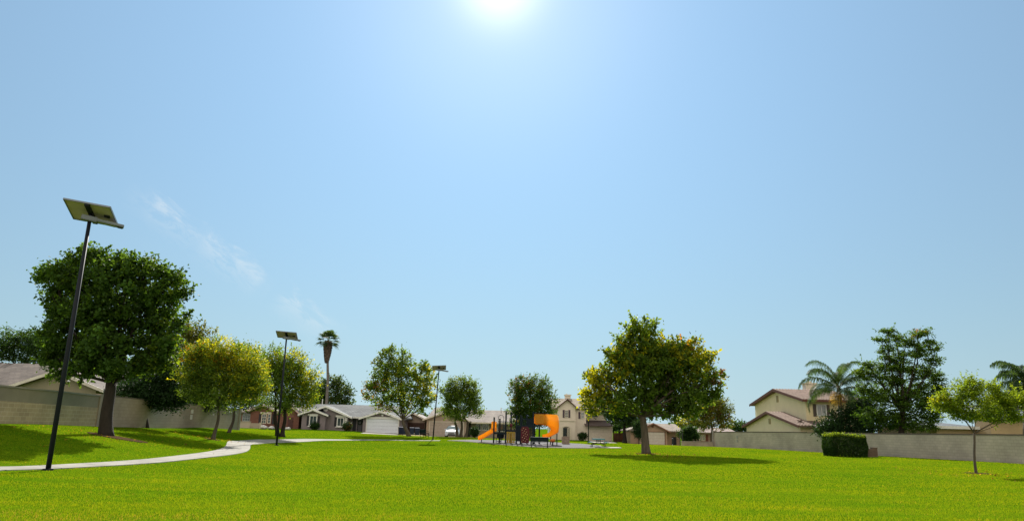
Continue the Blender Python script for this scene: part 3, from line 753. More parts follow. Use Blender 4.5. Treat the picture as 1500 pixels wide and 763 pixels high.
for i in range(n_-1): fs += [(i,i+1,n_+i+1,n_+i),(2*n_+i,2*n_+i+1,i+1,i),(n_+i,n_+i+1,3*n_+i+1,3*n_+i)]
so_.add(vs, fs); so_.build("entry_arch", M_offwhite, H, fix=True)
MB().prism(arch(a[0]+.02, a[1]-.02, a[2]-.05, a[3]-.36, 12), D-.03, D+.03).build("entry_shadow_wall", mat("entry_recess_shade", (.20,.17,.14), .9), H)
door(H, rect(824.9,626.5,830.5,643.6,D-.03), D-.03, mat("dark_green_door", (.02,.03,.032), .5))
window(H, rect(831.3,626.5,833.6,643,D-.03), D-.03, nx=1, nz=4, frame=M_offwhite, name="sidelight")
garage_door(H, rect(863.5,628.8,896,645.4,D+.2), D+.2, mat("cream_door", (.66,.58,.50), .7), M_offwhite, 4, 8, .12)
tag(MB().box(pxx(847.9,632,121), pxx(848.3,632,121), 121, 121.02, pz(848,629,121), pz(848,630,121)).build("x", M_dark), None, None) if False else None
# wooden side fence
wm = brick_mat("brown_wood_boards", (.13,.06,.035), (.10,.045,.028), (.03,.015,.01), .15, 6, 'x', .85, .012, .5, off=0)
fr = thing("side_fence", "reddish brown wooden fence right of the cream house garage", "fence", (pxx(907,640,123), 123, G(907,123).z))
a = rect(898.5,634,922,647.5,123); b = MB(); b.box(a[0],a[1],123,123.04,a[2]-.3,a[3]); b.build("boards", wm, fr)
b = MB(); [b.box(a[0]+k*(a[1]-a[0])/3-.06, a[0]+k*(a[1]-a[0])/3+.06, 122.9, 122.995, a[2]-.3, a[3]+.1) for k in range(4)]; b.build("post", mat("brown_post", (.09,.045,.03), .85), fr)

# ---- right garage house
D = 115.0
gb = G(965, D); zb = gb.z-.5
H = thing("suburban_house", "peach-tan gabled garage house seen behind the largest sycamore's trunk", "house", (gb.x, D, gb.z-.1))
Sp = stucco("peach_stucco", (.48,.33,.24))
x0, x1 = pxx(938,635,D), pxx(977,635,D); pk = pxx(956,620,D); zp = pz(956,619,D); ze = pz(970,631,D)
w = MB(); w.prism([(x0,zb),(x1,zb),(x1,ze),(pk,zp-.25),(x0,ze)], D, D+3)
x2 = pxx(996,638,D+2); w.box(x0-1.2, x2, D+2, D+10, zb, pz(988,631.5,D+2)); w.build("wall", Sp, H)
r = MB(); zmm = pz(988,631.0,D+1); hip_roof(r, x0-1.5, x2+.6, D+1.2, D+11, zmm, pz(985,620.5,D+6), pxx(948,620,D+6), pxx(989,620.5,D+6))
chevron(r, x0-.5, x1+.5, pk, ze-.1, ze-.1, zp, D-.5, D+5, .15); rf = r.build("roof", roofmat("brown_tan_tile", (.33,.25,.2), (.26,.2,.16)), H)
f = MB(); s_ = (zp-(ze-.1))/(x1+.5-pk); chevron(f, x0-.55, x1+.55, pk, zp-(pk-x0+.55)*s_, zp-(x1+.55-pk)*s_, zp+.01, D-.56, D-.503, .2); f.build("fascia", mat("rust_trim", (.22,.11,.07), .8), rf)
garage_door(H, rect(944,632.6,973.6,650.5,D), D, mat("pale_door", (.62,.57,.50), .7), mat("rust_trim2", (.24,.14,.10), .8), 4, 6, .1)
door(H, rect(984,639.5,990.8,651.3,D+2), D+2, M_dark)
v = MB(); c = P(956,624.3,D); v.lathe([(.001,0),(.22,0),(.22,.03),(.001,.03)], (0,0,0), 10); v.v = [(c.x+x_, D-.01-z_, c.z+y_) for x_, y_, z_ in v.v]; v.build("round_vent", mat("rust_vent", (.2,.1,.07), .8), H)
# ---- low house far right behind pilaster
D = 112.0
H = thing("suburban_house", "low pinkish house with shutters partly hidden behind the smaller brown leaved tree", "house", (pxx(1040,640,D), D, G(1030,D).z-.1))
zb = G(1030,D).z-.5
w = MB(); xa, xb = pxx(1019,640,D), pxx(1075,640,D); zt = pz(1040,633,D); w.box(xa, xb, D, D+9, zb, zt); w.build("wall", stucco("pink_stucco", (.36,.23,.19)), H)
r = MB(); chevron(r, D-.6, D+9.6, D+4.5, zt, zt, pz(1045,625.5,D+4), xa-.5, xb+.5, .16, 'x'); r.build("roof", roofmat("mauve_shingle", (.36,.26,.23), (.29,.21,.19)), H)
window(H, rect(1024,636,1033,645,D), D, nx=2, nz=1, frame=M_offwhite); shutter(H, rect(1021.4,636,1023.7,645,D), D, M_mauve); shutter(H, rect(1034,636,1037,646,D), D, mat("rust_shutter", (.17,.06,.045), .8))
# ---- house over left wall
D = 49.0
H = thing("suburban_house", "low house with brown shingle roof and white gable edge behind the left block wall", "house", (pxx(60,560,D), D, 1.0))
S_ol = stucco("olive_stucco", (.27,.24,.175)); zb = .3
x0, x1 = pxx(22,560,D), pxx(150,568,D); pk = pxx(88,543,D); zp = pz(88,542,D); ze = min(pz(27,563,D), pz(148,567,D))
s_ = (zp-ze)/(pk-x0)
w = MB(); w.prism([(x0+.4,zb),(x1-.4,zb),(x1-.4,zp-(x1-.4-pk)*s_-.2),(pk,zp-.25),(x0+.4,ze)], D, D+6)
w.box(x0-9, x1-.6, D+3.2, D+12, zb, ze-.1); w.build("wall", S_ol, H)
r = MB(); chevron(r, x0-.1, x1+.3, pk, zp-(pk-x0+.1)*s_, zp-(x1+.3-pk)*s_, zp, D-.4, D+8, .16)
zr2 = pz(30,532,D+8); chevron(r, D+2.0, D+14, D+8, zp-(pk-x0)*s_-.3, zp-(pk-x0)*s_-.3, zr2, x0-10, pk+1.6, .16, 'x')
rf = r.build("roof", roofmat("brown_shingle", (.20,.155,.13), (.15,.115,.10), 'x'), H)
f = MB(); chevron(f, x0-.2, x1+.36, pk, zp-(pk-x0+.2)*s_, zp-(x1+.36-pk)*s_, zp+.01, D-.46, D-.403, .2); f.build("fascia", mat("pale_fascia", (.60,.56,.52), .7), rf)
# ---- yellow two-storey house on the right
H = thing("two_storey_house", "yellow two-storey house with red tile roof behind the right wall", "house", (33.5, 82, 0))
Sy = stucco("yellow_stucco", (.74,.64,.41), .06); Ry = roofmat("red_brown_tile", (.24,.16,.125), (.18,.115,.09), 'x', .35, .16)
Ryy = Ry
X = 31.0; Y0, Y1 = 74.6, 90.0; YM = 82.3; zr = pz(1137,569.5,YM)
def zat(u, v, d): return P(u, v, d).z
zc = zat(1177,585,Y0); X1 = pxx(1262,590,Y0)
w = MB(); w.prism([(Y0,-1),(Y1,-1),(Y1,zc+.1),(YM,zr-.3),(Y0,zc+.1)], X, X1, 'x')
XW = 29.3; YW0, YW1, YWM = 72.2, 88.5, 80.5; zw = 2.5; zwp = zat(1119,602.5,YWM)
w.prism([(YW0,-1),(YW1,-1),(YW1,zw),(YWM,zwp-.25),(YW0,zw)], XW, X-.003, 'x'); w.build("wall", Sy, H)
r = MB(); ov = .55; s_ = (zr-zc)/(YM-Y0); chevron(r, Y0-ov, Y1+ov, YM, zc-s_*ov+.12, zc-s_*ov+.12, zr, X-.45, X1+.4, .2, 'x')
sw = (zwp-zw)/(YWM-YW0); chevron(r, YW0-.5, YW1+.5, YWM, zw-.5*sw+.1, zw-.5*sw+.1, zwp, XW-.35, X-.004, .18, 'x')
r.prism([(YW0-.5, zw-.5*sw+.1),(Y0-.004, zw+(Y0-YW0)*sw+.1),(Y0-.004, zw+(Y0-YW0)*sw-.08),(YW0-.5, zw-.5*sw-.08)], X-.004, X+1.0, 'x')
rf = r.build("roof", Ry, H)
# roof tile ridges: rows of barrel tiles running down the slope
tl = MB()
for k in range(int((X1-X+.8)/.34)):
    xx = X-.40+k*.34; 
    tl.tube([(xx, Y0-ov, zc-s_*ov+.14), (xx, YM, zr+.02)], .055, 5)
for k in range(6):
    xx = XW-.3+k*.33; tl.tube([(xx, YW0-.5, zw-.5*sw+.13), (xx, YWM if xx < X-.05 else Y0-.1, zwp+.02 if xx < X-.05 else zw+(Y0-YW0)*sw+.1)], .055, 5)
tl.build("barrel_tiles", mat("roof_tile_clay", (.32,.23,.18), .9, .35, 1.5), rf, fix=False)
f = MB(); chevron(f, Y0-ov-.05, Y1+ov+.05, YM, zc-s_*(ov+.05)+.13, zc-s_*(ov+.05)+.13, zr+.03, X-.52, X-.453, .26, 'x')
chevron(f, YW0-.55, YW1+.55, YWM, zw-.55*sw+.11, zw-.55*sw+.11, zwp+.03, XW-.42, XW-.353, .24, 'x')
f.box(X-.5, X1+.4, Y0-ov-.07, Y0-ov-.004, zc-s_*ov-.12, zc-s_*ov+.12); f.build("fascia", mat("dark_red_trim", (.13,.055,.04), .8), rf)
window(H, rect(1196,592,1210.5,609,Y0), Y0, nx=2, nz=1, frame=M_white, glass=M_glassl, fw=.08)
shutter(H, rect(1191,591.5,1195.4,609.5,Y0), Y0, mat("brown_shutter", (.10,.08,.07), .7)); shutter(H, rect(1211,592.5,1215.4,610,Y0), Y0, mat("brown_shutter2", (.10,.08,.07), .7))
c = P(1186,560,YM+1)
ch = MB(); a = rect(1178,559.5,1193,575,YM+1.5); ch.box(a[0],a[1],YM+1,YM+2,a[2]-1,a[3]-.25); ch.box(a[0]-.1,a[1]+.1,YM+.9,YM+2.1,a[3]-.25,a[3]-.1); ch.box((a[0]+a[1])/2-.25,(a[0]+a[1])/2+.25,YM+1.3,YM+1.7,a[3]-.1,a[3]+.1); ch.build("chimney", M_offwhite, rf)
v = MB(); z_ = zat(1134,581,82); v.box(X-.04, X-.003, YM-.3, YM+.3, zr-1.5, zr-.75); v.build("gable_vent", mat("yellow_vent", (.33,.26,.13), .8), H)
v = MB(); v.box(XW-.04, XW-.003, YWM-.3, YWM+.3, zwp-1.35, zwp-.75); v.build("gable_vent", mat("yellow_vent2", (.33,.26,.13), .8), H)
# dish on lower roof
ds = MB(); c = P(1172, 617, 73.5); ds.lathe([(.02,0),(.18,.03),(.32,.1),(.34,.13),(.30,.11),(.16,.06),(.02,.03)], (c.x,c.y,c.z), 14); ds.tube([(c.x,c.y,c.z-.5),(c.x,c.y,c.z+.02)],.03,6)
tag(ds.build("satellite_dish", mat("dish_grey", (.25,.22,.2), .6)), "small satellite dish on the lower tile roof of the yellow house", "satellite dish")
# ---- low building at right behind wall
D = 62.0
H = thing("suburban_house", "low tan house with flat grey roof edge behind the young tree at right", "house", (pxx(1440,625,D), D, 0))
S_r = stucco("warm_tan_stucco", (.46,.34,.2)); w = MB(); xa, xb = pxx(1362,630,D), pxx(1560,630,D); zt = pz(1400,626,D); w.box(xa+.6, xb, D, D+10, -1, zt)
zt2 = pz(1490,612,D); xm_ = pxx(1428,625,D); w.box(xm_, xb, D-2, D-.003, -1, zt2); w.build("wall", S_r, H)
r = MB(); chevron(r, D-.6, D+10.6, D+5, zt+.1, zt+.1, pz(1400,619,D+5), xa, xm_, .2, 'x'); r.prism([(D-2.6,zt2),(D+6,zt2+1.3),(D+6,zt2+1.1),(D-2.6,zt2-.2)], xm_+.004, xb+.5, 'x'); rf = r.build("roof", roofmat("slate_shingle", (.16,.17,.19), (.13,.14,.16)), H)
f = MB(); f.box(xa, xm_, D-.68, D-.604, zt-.12, zt+.12); f.build("fascia", M_white, rf)

# ------------------------------------------------------------------ walls
def path_wall(pts, z_fun, H_, th, z_low=-.5, topf=None):
    """thick wall following points; z_fun gives the foot; returns body builder and cap builder"""
    b = MB(); c = MB()
    n = len(pts); L = []; Rr = []
    for i in range(n):
        p = Vector(pts[i]); a = Vector(pts[max(0,i-1)]); e = Vector(pts[min(n-1,i+1)]); t = (e-a).normalized(); nn_ = Vector((-t.y, t.x))
        L.append(p+nn_*th/2); Rr.append(p-nn_*th/2)
    for i in range(n-1):
        z0, z1 = z_fun(pts[i])+H_, z_fun(pts[i+1])+H_
        f0, f1 = z_fun(pts[i])+z_low, z_fun(pts[i+1])+z_low
        b.add([(L[i].x,L[i].y,f0),(Rr[i].x,Rr[i].y,f0),(Rr[i+1].x,Rr[i+1].y,f1),(L[i+1].x,L[i+1].y,f1),(L[i].x,L[i].y,z0),(Rr[i].x,Rr[i].y,z0),(Rr[i+1].x,Rr[i+1].y,z1),(L[i+1].x,L[i+1].y,z1)],
              [(0,3,2,1),(4,5,6,7),(0,1,5,4),(2,3,7,6),(1,2,6,5),(3,0,4,7)] )
    return b
def line(p, q, n): return [(p[0]+(q[0]-p[0])*i/n, p[1]+(q[1]-p[1])*i/n) for i in range(n+1)]
W_block = brick_mat("pale_block", (.44,.34,.22), (.37,.285,.19), (.52,.43,.31), .4, .2, 'y', .95, .012, .4, var=.12, nscale=1.0)
W_grey = brick_mat("grey_tan_slump_block", (.48,.405,.325), (.42,.355,.285), (.34,.29,.24), .4, .2, 'y', .95, .010, .45, var=.18, nscale=.5)
W_band = mat("upper_band_dark", (.27,.235,.18), .95, .15, .8, .5, 30)
M_cap = mat("wall_cap", (.13,.10,.085), .9, .15, 2)
def zf(p): return g(p[0], p[1])
A = P(-160,620,24.0); A = (-23.4, 21.0); B = (-23.5, 41.0); C_ = (pxx(346,628,66), 66.0)
def zleft(p):
    t = (p[1]-41)/25
    return pz(165,627,41)*(1-t)+pz(345,629,66)*t if p[1] >= 41 else pz(165,627,41)+(pz(2,623,32)-pz(165,627,41))*(41-p[1])/9*.9
LW = thing("block_wall", "left block wall section with pale lower courses and dark band, left of the largest tree", "wall", (-23.45, 32, 1.0))
topz = {0: pz(2,564,32), 1: pz(150,581,41)}
def h_at(y): return 0
pw = path_wall(line(A, B, 6), zleft, 1.12, .20); pw.build("lower_courses", W_block, LW)
def band(z_off0, z_off1, th, pts, zfun):
    b = MB(); n = len(pts)
    for i in range(n-1):
        (xa_, ya_), (xb_, yb_) = pts[i], pts[i+1]; z0a, z0b = zfun(pts[i])+z_off0, zfun(pts[i+1])+z_off0; dz = z_off1-z_off0
        b.add([(xa_-th/2,ya_,z0a),(xa_+th/2,ya_,z0a),(xb_+th/2,yb_,z0b),(xb_-th/2,yb_,z0b),(xa_-th/2,ya_,z0a+dz),(xa_+th/2,ya_,z0a+dz),(xb_+th/2,yb_,z0b+dz),(xb_-th/2,yb_,z0b+dz)],
              [(0,3,2,1),(4,5,6,7),(0,1,5,4),(2,3,7,6),(1,2,6,5),(3,0,4,7)])
    return b
band(1.123, 1.75, .17, line(A, B, 6), zleft).build("upper_band", W_band, LW)  # smooth upper band, toned darker than the courses below
band(1.753, 1.83, .26, line(A, B, 6), zleft).build("cap", mat("wall_cap_pale", (.30,.27,.235), .9), LW)
LW2 = thing("block_wall", "long grey-tan wall receding behind the largest tree and the orange topped tree", "wall", ((B[0]+C_[0])/2, 54, .9))
path_wall(line((B[0], 41.35), C_, 8), zleft, 1.80, .2).build("blocks", brick_mat("grey_tan_block_left", (.34,.28,.22), (.30,.245,.19), (.27,.22,.175), .4, .2, 'y', .95, .010, .4, var=.25, nscale=.35), LW2)
band(1.803, 1.86, .24, line((B[0], 41.35), C_, 8), zleft).build("cap", mat("wall_cap_mid", (.17,.14,.12), .9), LW2)
pb_ = MB(); pb_.box(B[0]-.16, B[0]+.16, 41.0, 41.34, .3, zleft((0,41))+1.9); pb_.build("pilaster", mat("pilaster_tan", (.34,.28,.225), .9), LW2)
pb_ = MB(); pb_.box(C_[0]-.18, C_[0]+.18, 66.0, 66.4, .0, zleft((0,66))+1.9); pb_.build("pilaster", mat("pilaster_tan2", (.34,.28,.225), .9), LW2)
ns = MB(); 
yy = 54.8; xw = B[0]+(C_[0]-B[0])*(yy-41.35)/(66-41.35)+.115; zz = zleft((0,yy))
ns.box(xw, xw+.015, yy-.18, yy+.22, zz+1.15, zz+1.45); ns.box(xw, xw+.015, yy-.22, yy+.15, zz+.72, zz+1.06)
tag(ns.build("wall_notice", mat("faded_white_paint", (.58,.55,.50), .9, .2, 6)), "two small faded white patches stacked on the left receding wall", "notice")
RA, RB = (25.8, 90.0), (34.5, 37.0)
def zr_(p): return g(p[0], p[1])
rw = thing("block_wall", "long grey-tan boundary wall with dark cap along the right side of the park", "wall", (30, 64, 0))
RP = line(RA, RB, 22)
path_wall(RP, zr_, 1.74, .2).build("blocks", W_grey, rw)
band(1.743, 1.83, .27, RP, zr_).build("cap", M_cap, rw)
pb_ = MB(); zz = zr_(RA); pb_.box(RA[0]-.22, RA[0]+.22, 90.0, 90.45, zz-.4, zz+1.95); pb_.build("pilaster", mat("pilaster_grey", (.25,.215,.19), .9), rw)
ns = MB(); yy = 84.0; xw = RA[0]+(RB[0]-RA[0])*(90-yy)/53-.125; zz = zr_((xw,yy)); ns.box(xw-.015, xw, yy-.25, yy+.25, zz+1.05, zz+1.35); ns.box(xw-.015, xw, yy-.22, yy+.2, zz+.6, zz+.9)
tag(ns.build("wall_notice", mat("faded_white_paint2", (.36,.33,.30), .9, .2, 6)), "faint pale patches near the far end of the right wall", "notice")
lw = thing("low_wall", "low pale block wall running left from the right wall's end pilaster", "wall", (pxx(1018,650,91), 91, G(1018,91).z))
xa, xb = pxx(996,650,91), 25.55; zz = pz(1018,653,91)
MB().box(xa, xb, 90.1, 90.3, zz-.6, zz+.5).build("blocks", brick_mat("low_wall_block", (.36,.30,.24), (.32,.27,.21), (.28,.23,.19), .4, .2, 'x', .95, .01, .4), lw)
MB().box(xa-.05, xb, 90.06, 90.34, zz+.503, zz+.58).build("cap", mat("wall_cap_low", (.3,.25,.2), .9), lw)
fp_ = thing("side_fence", "thin dark railing posts between the right garage house and the low wall", "fence", (pxx(1000,645,93), 93, G(1000,93).z))
for uu in (996, 999.5): 
    m = MB(); zz = G(uu,93).z; m.box(pxx(uu,640,93)-.05, pxx(uu,640,93)+.05, 92.95, 93.05, zz-.1, pz(uu,633,93)); m.build("post", M_dark, fp_)
m = MB(); m.box(pxx(996,640,93), pxx(999.5,640,93), 92.98, 93.02, pz(998,636,93)-.04, pz(998,636,93)); m.build("rail", M_dark, fp_)
# ------------------------------------------------------------------ trees and shrubs
M_leaf = leaf_mat("leaf_foliage", .5, .55, (2.5,2.1,.7), .1)
M_leafdark = leaf_mat("leathery_foliage", .25, .55, (1.4,1.4,.7))
def bark(name, c, c2=None): return mat(name, c, .95, .35, 2.2, .9, 14, stretch=(3,3,.7))
M_barkbrown = bark("bark_brown", (.085,.06,.042)); M_barkgrey = bark("bark_grey", (.085,.068,.052)); M_barkdark = bark("bark_dark", (.028,.022,.017))
def leaves(pos, size, cols, up=.35, aspect=.62, fold=.18, droop=0.0):
    """one folded leaf (two quads would be heavy: one kite of 4 points) at each position"""
    n = len(pos)
    nrm = rng.normal(size=(n,3)); nrm[:,2] += up*2; nrm /= np.linalg.norm(nrm, axis=1)[:,None]
    t = rng.normal(size=(n,3)); t[:,2] -= droop; t -= (t*nrm).sum(1)[:,None]*nrm; t /= np.linalg.norm(t, axis=1)[:,None]
    b = np.cross(nrm, t); L = (size*rng.uniform(.6, 1.35, n))[:,None]
    V = np.empty((n,4,3))
    V[:,0] = pos-t*L*.5; V[:,1] = pos+b*L*aspect*.5+nrm*L*fold-t*L*.05; V[:,2] = pos+t*L*.5; V[:,3] = pos-b*L*aspect*.5+nrm*L*fold-t*L*.05
    return V.reshape(-1,3), np.arange(4*n).reshape(n,4)
GREEN = dict(mid=(.058,.115,.020), dark=(.024,.055,.016), yellow=(.33,.335,.018), orange=(.36,.19,.02), olive=(.10,.115,.03), lime=(.15,.22,.02), lush=(.092,.155,.022), blue=(.035,.075,.035), brown=(.16,.09,.035))
GREEN = {k: np.array(v) for k, v in GREEN.items()}
def limb(mb, a, b, r0, r1, bend=.12, n=7, seg=6, sag=0):
    a, b = Vector(a), Vector(b); L = (b-a).length
    off = Vector((random.uniform(-1,1), random.uniform(-1,1), random.uniform(-.3,.8)))*L*bend
    pts = []
    for i in range(seg+1):
        t = i/seg; p = a.lerp(b, t)+off*math.sin(math.pi*t)
        p += Vector((random.uniform(-1,1), random.uniform(-1,1), 0))*r0*.25*(0 < i < seg)
        pts.append(p)
    mb.tube(pts, [r0+(r1-r0)*(i/seg)**.8 for i in range(seg+1)], n)
    return pts
def tree(name, label, cat, u, d, lobes, vfork, r, n_clump=260, per=26, leaf=.16, clump_r=.42, kinds=('mid','dark'), mat_l=None, mat_b=None,
         group=None, lean=0.0, ground=None, flat=1.0, yscale=1.0, droop=0, hollow=.45, up=.35, stems=1, tintn=.5, flare=1.7, gap=0.0, sprig=.35, fork_u=None, trunk_wiggle=.05):
    """lobes: (u, v, ru, rv, accent colour name or None, accent share, [depth offset m]) in picture pixels at distance d"""
    base = G(u, d) if ground is None else Vector(ground)
    root = thing(name, label, cat, base, group)
    px = d/F
    fk = P(fork_u if fork_u is not None else u+lean, vfork, d)
    tb = MB()
    LB = []
    for lb in lobes:
        lu, lv, ru, rv, acc, sh = lb[:6]
        c = P(lu, lv, d); rx, rz = ru*px, rv*px
        dy = lb[6] if len(lb) > 6 else random.uniform(-.45, .45)*rx*yscale
        LB.append((np.array((c.x, d+dy, c.z)), np.array((rx, max(rx, rz)*.9*yscale, rz)), acc, sh))
    # trunk(s)
    tops = []
    for k in range(stems):
        o = Vector(((k-(stems-1)/2)*r*2.6, random.uniform(-.2,.2)*r, 0)) if stems > 1 else Vector((0,0,0))
        b0 = base+o+Vector((0,0,-.12)); f = fk+o*1.8
        h = (f-b0).length; pts = []
        nseg = 9; ph = random.uniform(0, 6)
        for i in range(nseg+1):
            t = i/nseg; p = b0.lerp(f, t); w = trunk_wiggle*h*math.sin(math.pi*t)
            p += Vector((math.sin(ph+3*t)*w, math.cos(ph+2*t)*w, 0)); pts.append(p)
        rad = [r*(1+(flare-1)*math.exp(-t*h/.35))*(1-.22*t) for t in [i/nseg for i in range(nseg+1)]]
        tb.tube(pts, rad, 12); tops.append((pts[-1], r*.8))
    order = sorted(range(len(LB)), key=lambda i: LB[i][0][2])
    joints = []
    for i in order:
        c, rr, _, _ = LB[i]; t0, rt = tops[i % len(tops)]
        if joints and random.random() < .45:
            j = min(joints, key=lambda q: (q-Vector(c)).length)
            st = j if (j-Vector(c)).length < (t0-Vector(c)).length*.8 else t0
        else: st = t0
        rb = rt*(.62 if st is t0 else .36)*min(1, .55+(rr[0]/(2.2))*.3)
        q = limb(tb, st, c, rb, rb*.3, .10)
        joints += [q[3]]
        for k in range(7):
            e = Vector(c)+Vector(rng.normal(size=3)).normalized()*float(min(rr))*.8
            limb(tb, q[random.choice([3,4,5])], e, rb*.3, rb*.07, .12, 5, 4)
    tb.build("trunk", mat_b or M_barkbrown, root, smooth=True, fix=False)
    # crown: clumps of leaves
    wts = np.array([l[1][0]*l[1][2] for l in LB]); wts = wts/wts.sum()
    pos = []; col = []
    zmin = min(l[0][2]-l[1][2] for l in LB); zmax = max(l[0][2]+l[1][2] for l in LB)
    for i, (c, rr, acc, sh) in enumerate(LB):
        m = max(3, int(n_clump*wts[i]))
        dr = rng.normal(size=(m,3)); dr /= np.linalg.norm(dr, axis=1)[:,None]
        rad = hollow+(1-hollow)*rng.random(m)**.55
        cp = c+dr*rad[:,None]*rr
        # lumpy surface: the clump shell swells and shrinks with direction
        sw = 1+.24*np.sin(dr[:,0]*5+i*1.7)*np.cos(dr[:,2]*5+i)+.10*np.sin(dr[:,1]*9+i*2.3)
        cp = c+(cp-c)*sw[:,None]
        kk = fbm3(cp, 1.5) > -(gap or 1.0); cp = cp[kk]; rad = rad[kk]; dr = dr[kk]; m = len(cp)
        if m == 0: continue
        cs = clump_r*rng.uniform(.6, 1.35, m)
        q = rng.normal(size=(m,per,3))*cs[:,None,None]*.55; q[:,:,2] *= flat
        pp = (cp[:,None,:]+q).reshape(-1,3)
        cc = GREEN[kinds[0]]*(1-tintn*rng.random((m,1)))+GREEN[kinds[1]]*(tintn*rng.random((m,1)))
        cc = cc*rng.uniform(.75, 1.25, (m,1))
        if acc:
            outer = np.clip((rad[:m]-.5)*2, 0, 1)
            pa = rng.random(m) < sh
            mixk = np.clip(rng.uniform(.3, .95, m), 0, 1)[:,None]*pa[:,None]
            cc = cc*(1-mixk)+GREEN[acc]*mixk
        cc = np.repeat(cc, per, axis=0)*rng.uniform(.86, 1.16, (m*per,1))
        pos.append(pp); col.append(cc)
        # leading shoots that break the outline
        ns_ = int(m*sprig)
        if ns_ > 0:
            kx = rng.integers(0, m, ns_); dd = dr[kx]*rng.uniform(.5,1,(ns_,1))+np.array((0,0,.55)); dd /= np.linalg.norm(dd, axis=1)[:,None]
            Ls = rng.uniform(.5, 1.25, (ns_,1,1))*clump_r*1.7; tt = np.linspace(0, 1, 12)[None,:,None]
            st_ = (c+dr[kx]*rr*.92)[:,None,:]; sp_ = st_+dd[:,None,:]*Ls*tt+rng.normal(size=(ns_,12,3))*.10*clump_r*2.2*(1.15-tt)
            pos.append(sp_.reshape(-1,3)); sc2 = GREEN[kinds[0]]*np.ones((ns_,1)); 
            if acc: sc2 = np.where(rng.random((ns_,1)) < sh, GREEN[acc], sc2)
            col.append(np.repeat(sc2, 12, axis=0)*rng.uniform(.75,1.3,(ns_*12,1)))
    pos = np.concatenate(pos); col = np.concatenate(col)
    ok = pos[:,2] > base.z+.35
    pos, col = pos[ok], col[ok]
    V, Fc = leaves(pos, leaf, col, up=up, droop=droop)
    np_mesh("crown", V, Fc, mat_l or M_leaf, root, col=col)
    return root
def fbm3(p, s):
    return np.sin(p[:,0]*6.28/s+1.3*np.sin(p[:,1]*3/s))*np.sin(p[:,2]*6.28/s+2*np.sin(p[:,0]*2.1/s))+.3*np.sin(p[:,1]*9/s)

# 1 big dark green tree by the left wall
tree("shade_tree", "largest dark green broad-crowned tree standing before the left block wall near the tall lamp", "tree", 155, 36,
     [(68,402,15,9,'mid',.2),(90,396,20,13,'mid',.3),(118,384,20,13,'mid',.3),(140,376,20,11,'mid',.4),(168,386,22,15,'mid',.35),(200,392,22,15,'lime',.15),(226,396,20,13,'mid',.3),(252,412,17,14,'mid',.3),(264,434,13,14,'lime',.12),
      (98,420,24,15,None,0),(130,412,32,22,None,0),(178,420,36,26,None,0),(224,430,30,26,None,0),(84,452,18,14,None,0),(108,462,26,22,None,0),(148,458,36,30,None,0),(198,465,36,30,None,0),(244,466,22,22,'lime',.12),(76,436,13,8,None,0),
      (84,494,22,18,None,0),(118,505,30,26,None,0),(165,505,36,28,None,0),(212,505,34,26,None,0),(245,502,18,18,'lime',.15),(84,524,18,14,None,0),(130,540,26,14,None,0),(185,540,30,16,'lime',.12),(225,534,20,13,'lime',.2),(90,548,9,9,None,0)],
     560, .31, n_clump=1300, per=34, leaf=.205, clump_r=.31, sprig=.3, kinds=('mid','dark'), mat_b=M_barkdark, hollow=.3, tintn=.7, gap=.55, yscale=1.2, flare=1.35, fork_u=163, trunk_wiggle=.02)
# 2,3 autumn-tinted pair
tree("maple_tree", "round tree with orange and yellow top leaves, left of two slim trunks by the wall", "tree", 312, 46,
     [(300,518,28,22,'yellow',.45),(288,520,15,13,'orange',.7),(330,515,26,20,'yellow',.45),(358,535,26,26,'yellow',.6),(285,545,24,24,'yellow',.3),(335,530,18,9,'orange',.7),(318,548,32,28,'lime',.3),(350,560,32,28,'yellow',.25),
      (290,572,26,20,None,0),(325,580,34,18,None,0),(362,572,24,20,'yellow',.35),(375,545,17,22,'yellow',.6),(308,528,24,20,'yellow',.4)],
     590, .10, n_clump=1050, per=26, leaf=.13, clump_r=.34, kinds=('lush','dark'), mat_b=M_barkgrey, hollow=.35, fork_u=320, group=None)
tree("maple_tree", "slim leaning tree half hidden behind the orange topped one, right trunk of the pair", "tree", 335, 56,
     [(352,520,22,20,'yellow',.6),(372,540,18,22,'yellow',.6),(380,560,16,20,'yellow',.35),(350,575,24,18,'yellow',.2),(365,590,20,14,'olive',.5),(340,545,22,26,None,0)],
     598, .11, n_clump=480, per=24, leaf=.15, clump_r=.38, kinds=('lush','dark'), mat_b=M_barkgrey, hollow=.35, fork_u=343, trunk_wiggle=.06)
tree("maple_tree", "green and yellow tree with stout double trunk behind the middle lamp post", "tree", 410, 62,
     [(400,528,22,18,'yellow',.35),(425,532,24,20,'yellow',.4),(445,555,20,22,'yellow',.5),(395,555,24,24,None,0),(422,560,28,26,'lime',.2),(450,580,15,16,'yellow',.4),
      (400,585,24,18,None,0),(430,588,24,14,'lime',.2),(412,545,22,22,None,0)],
     602, .17, n_clump=760, per=26, leaf=.16, clump_r=.42, kinds=('lush','mid'), mat_b=M_barkdark, hollow=.35, stems=2)
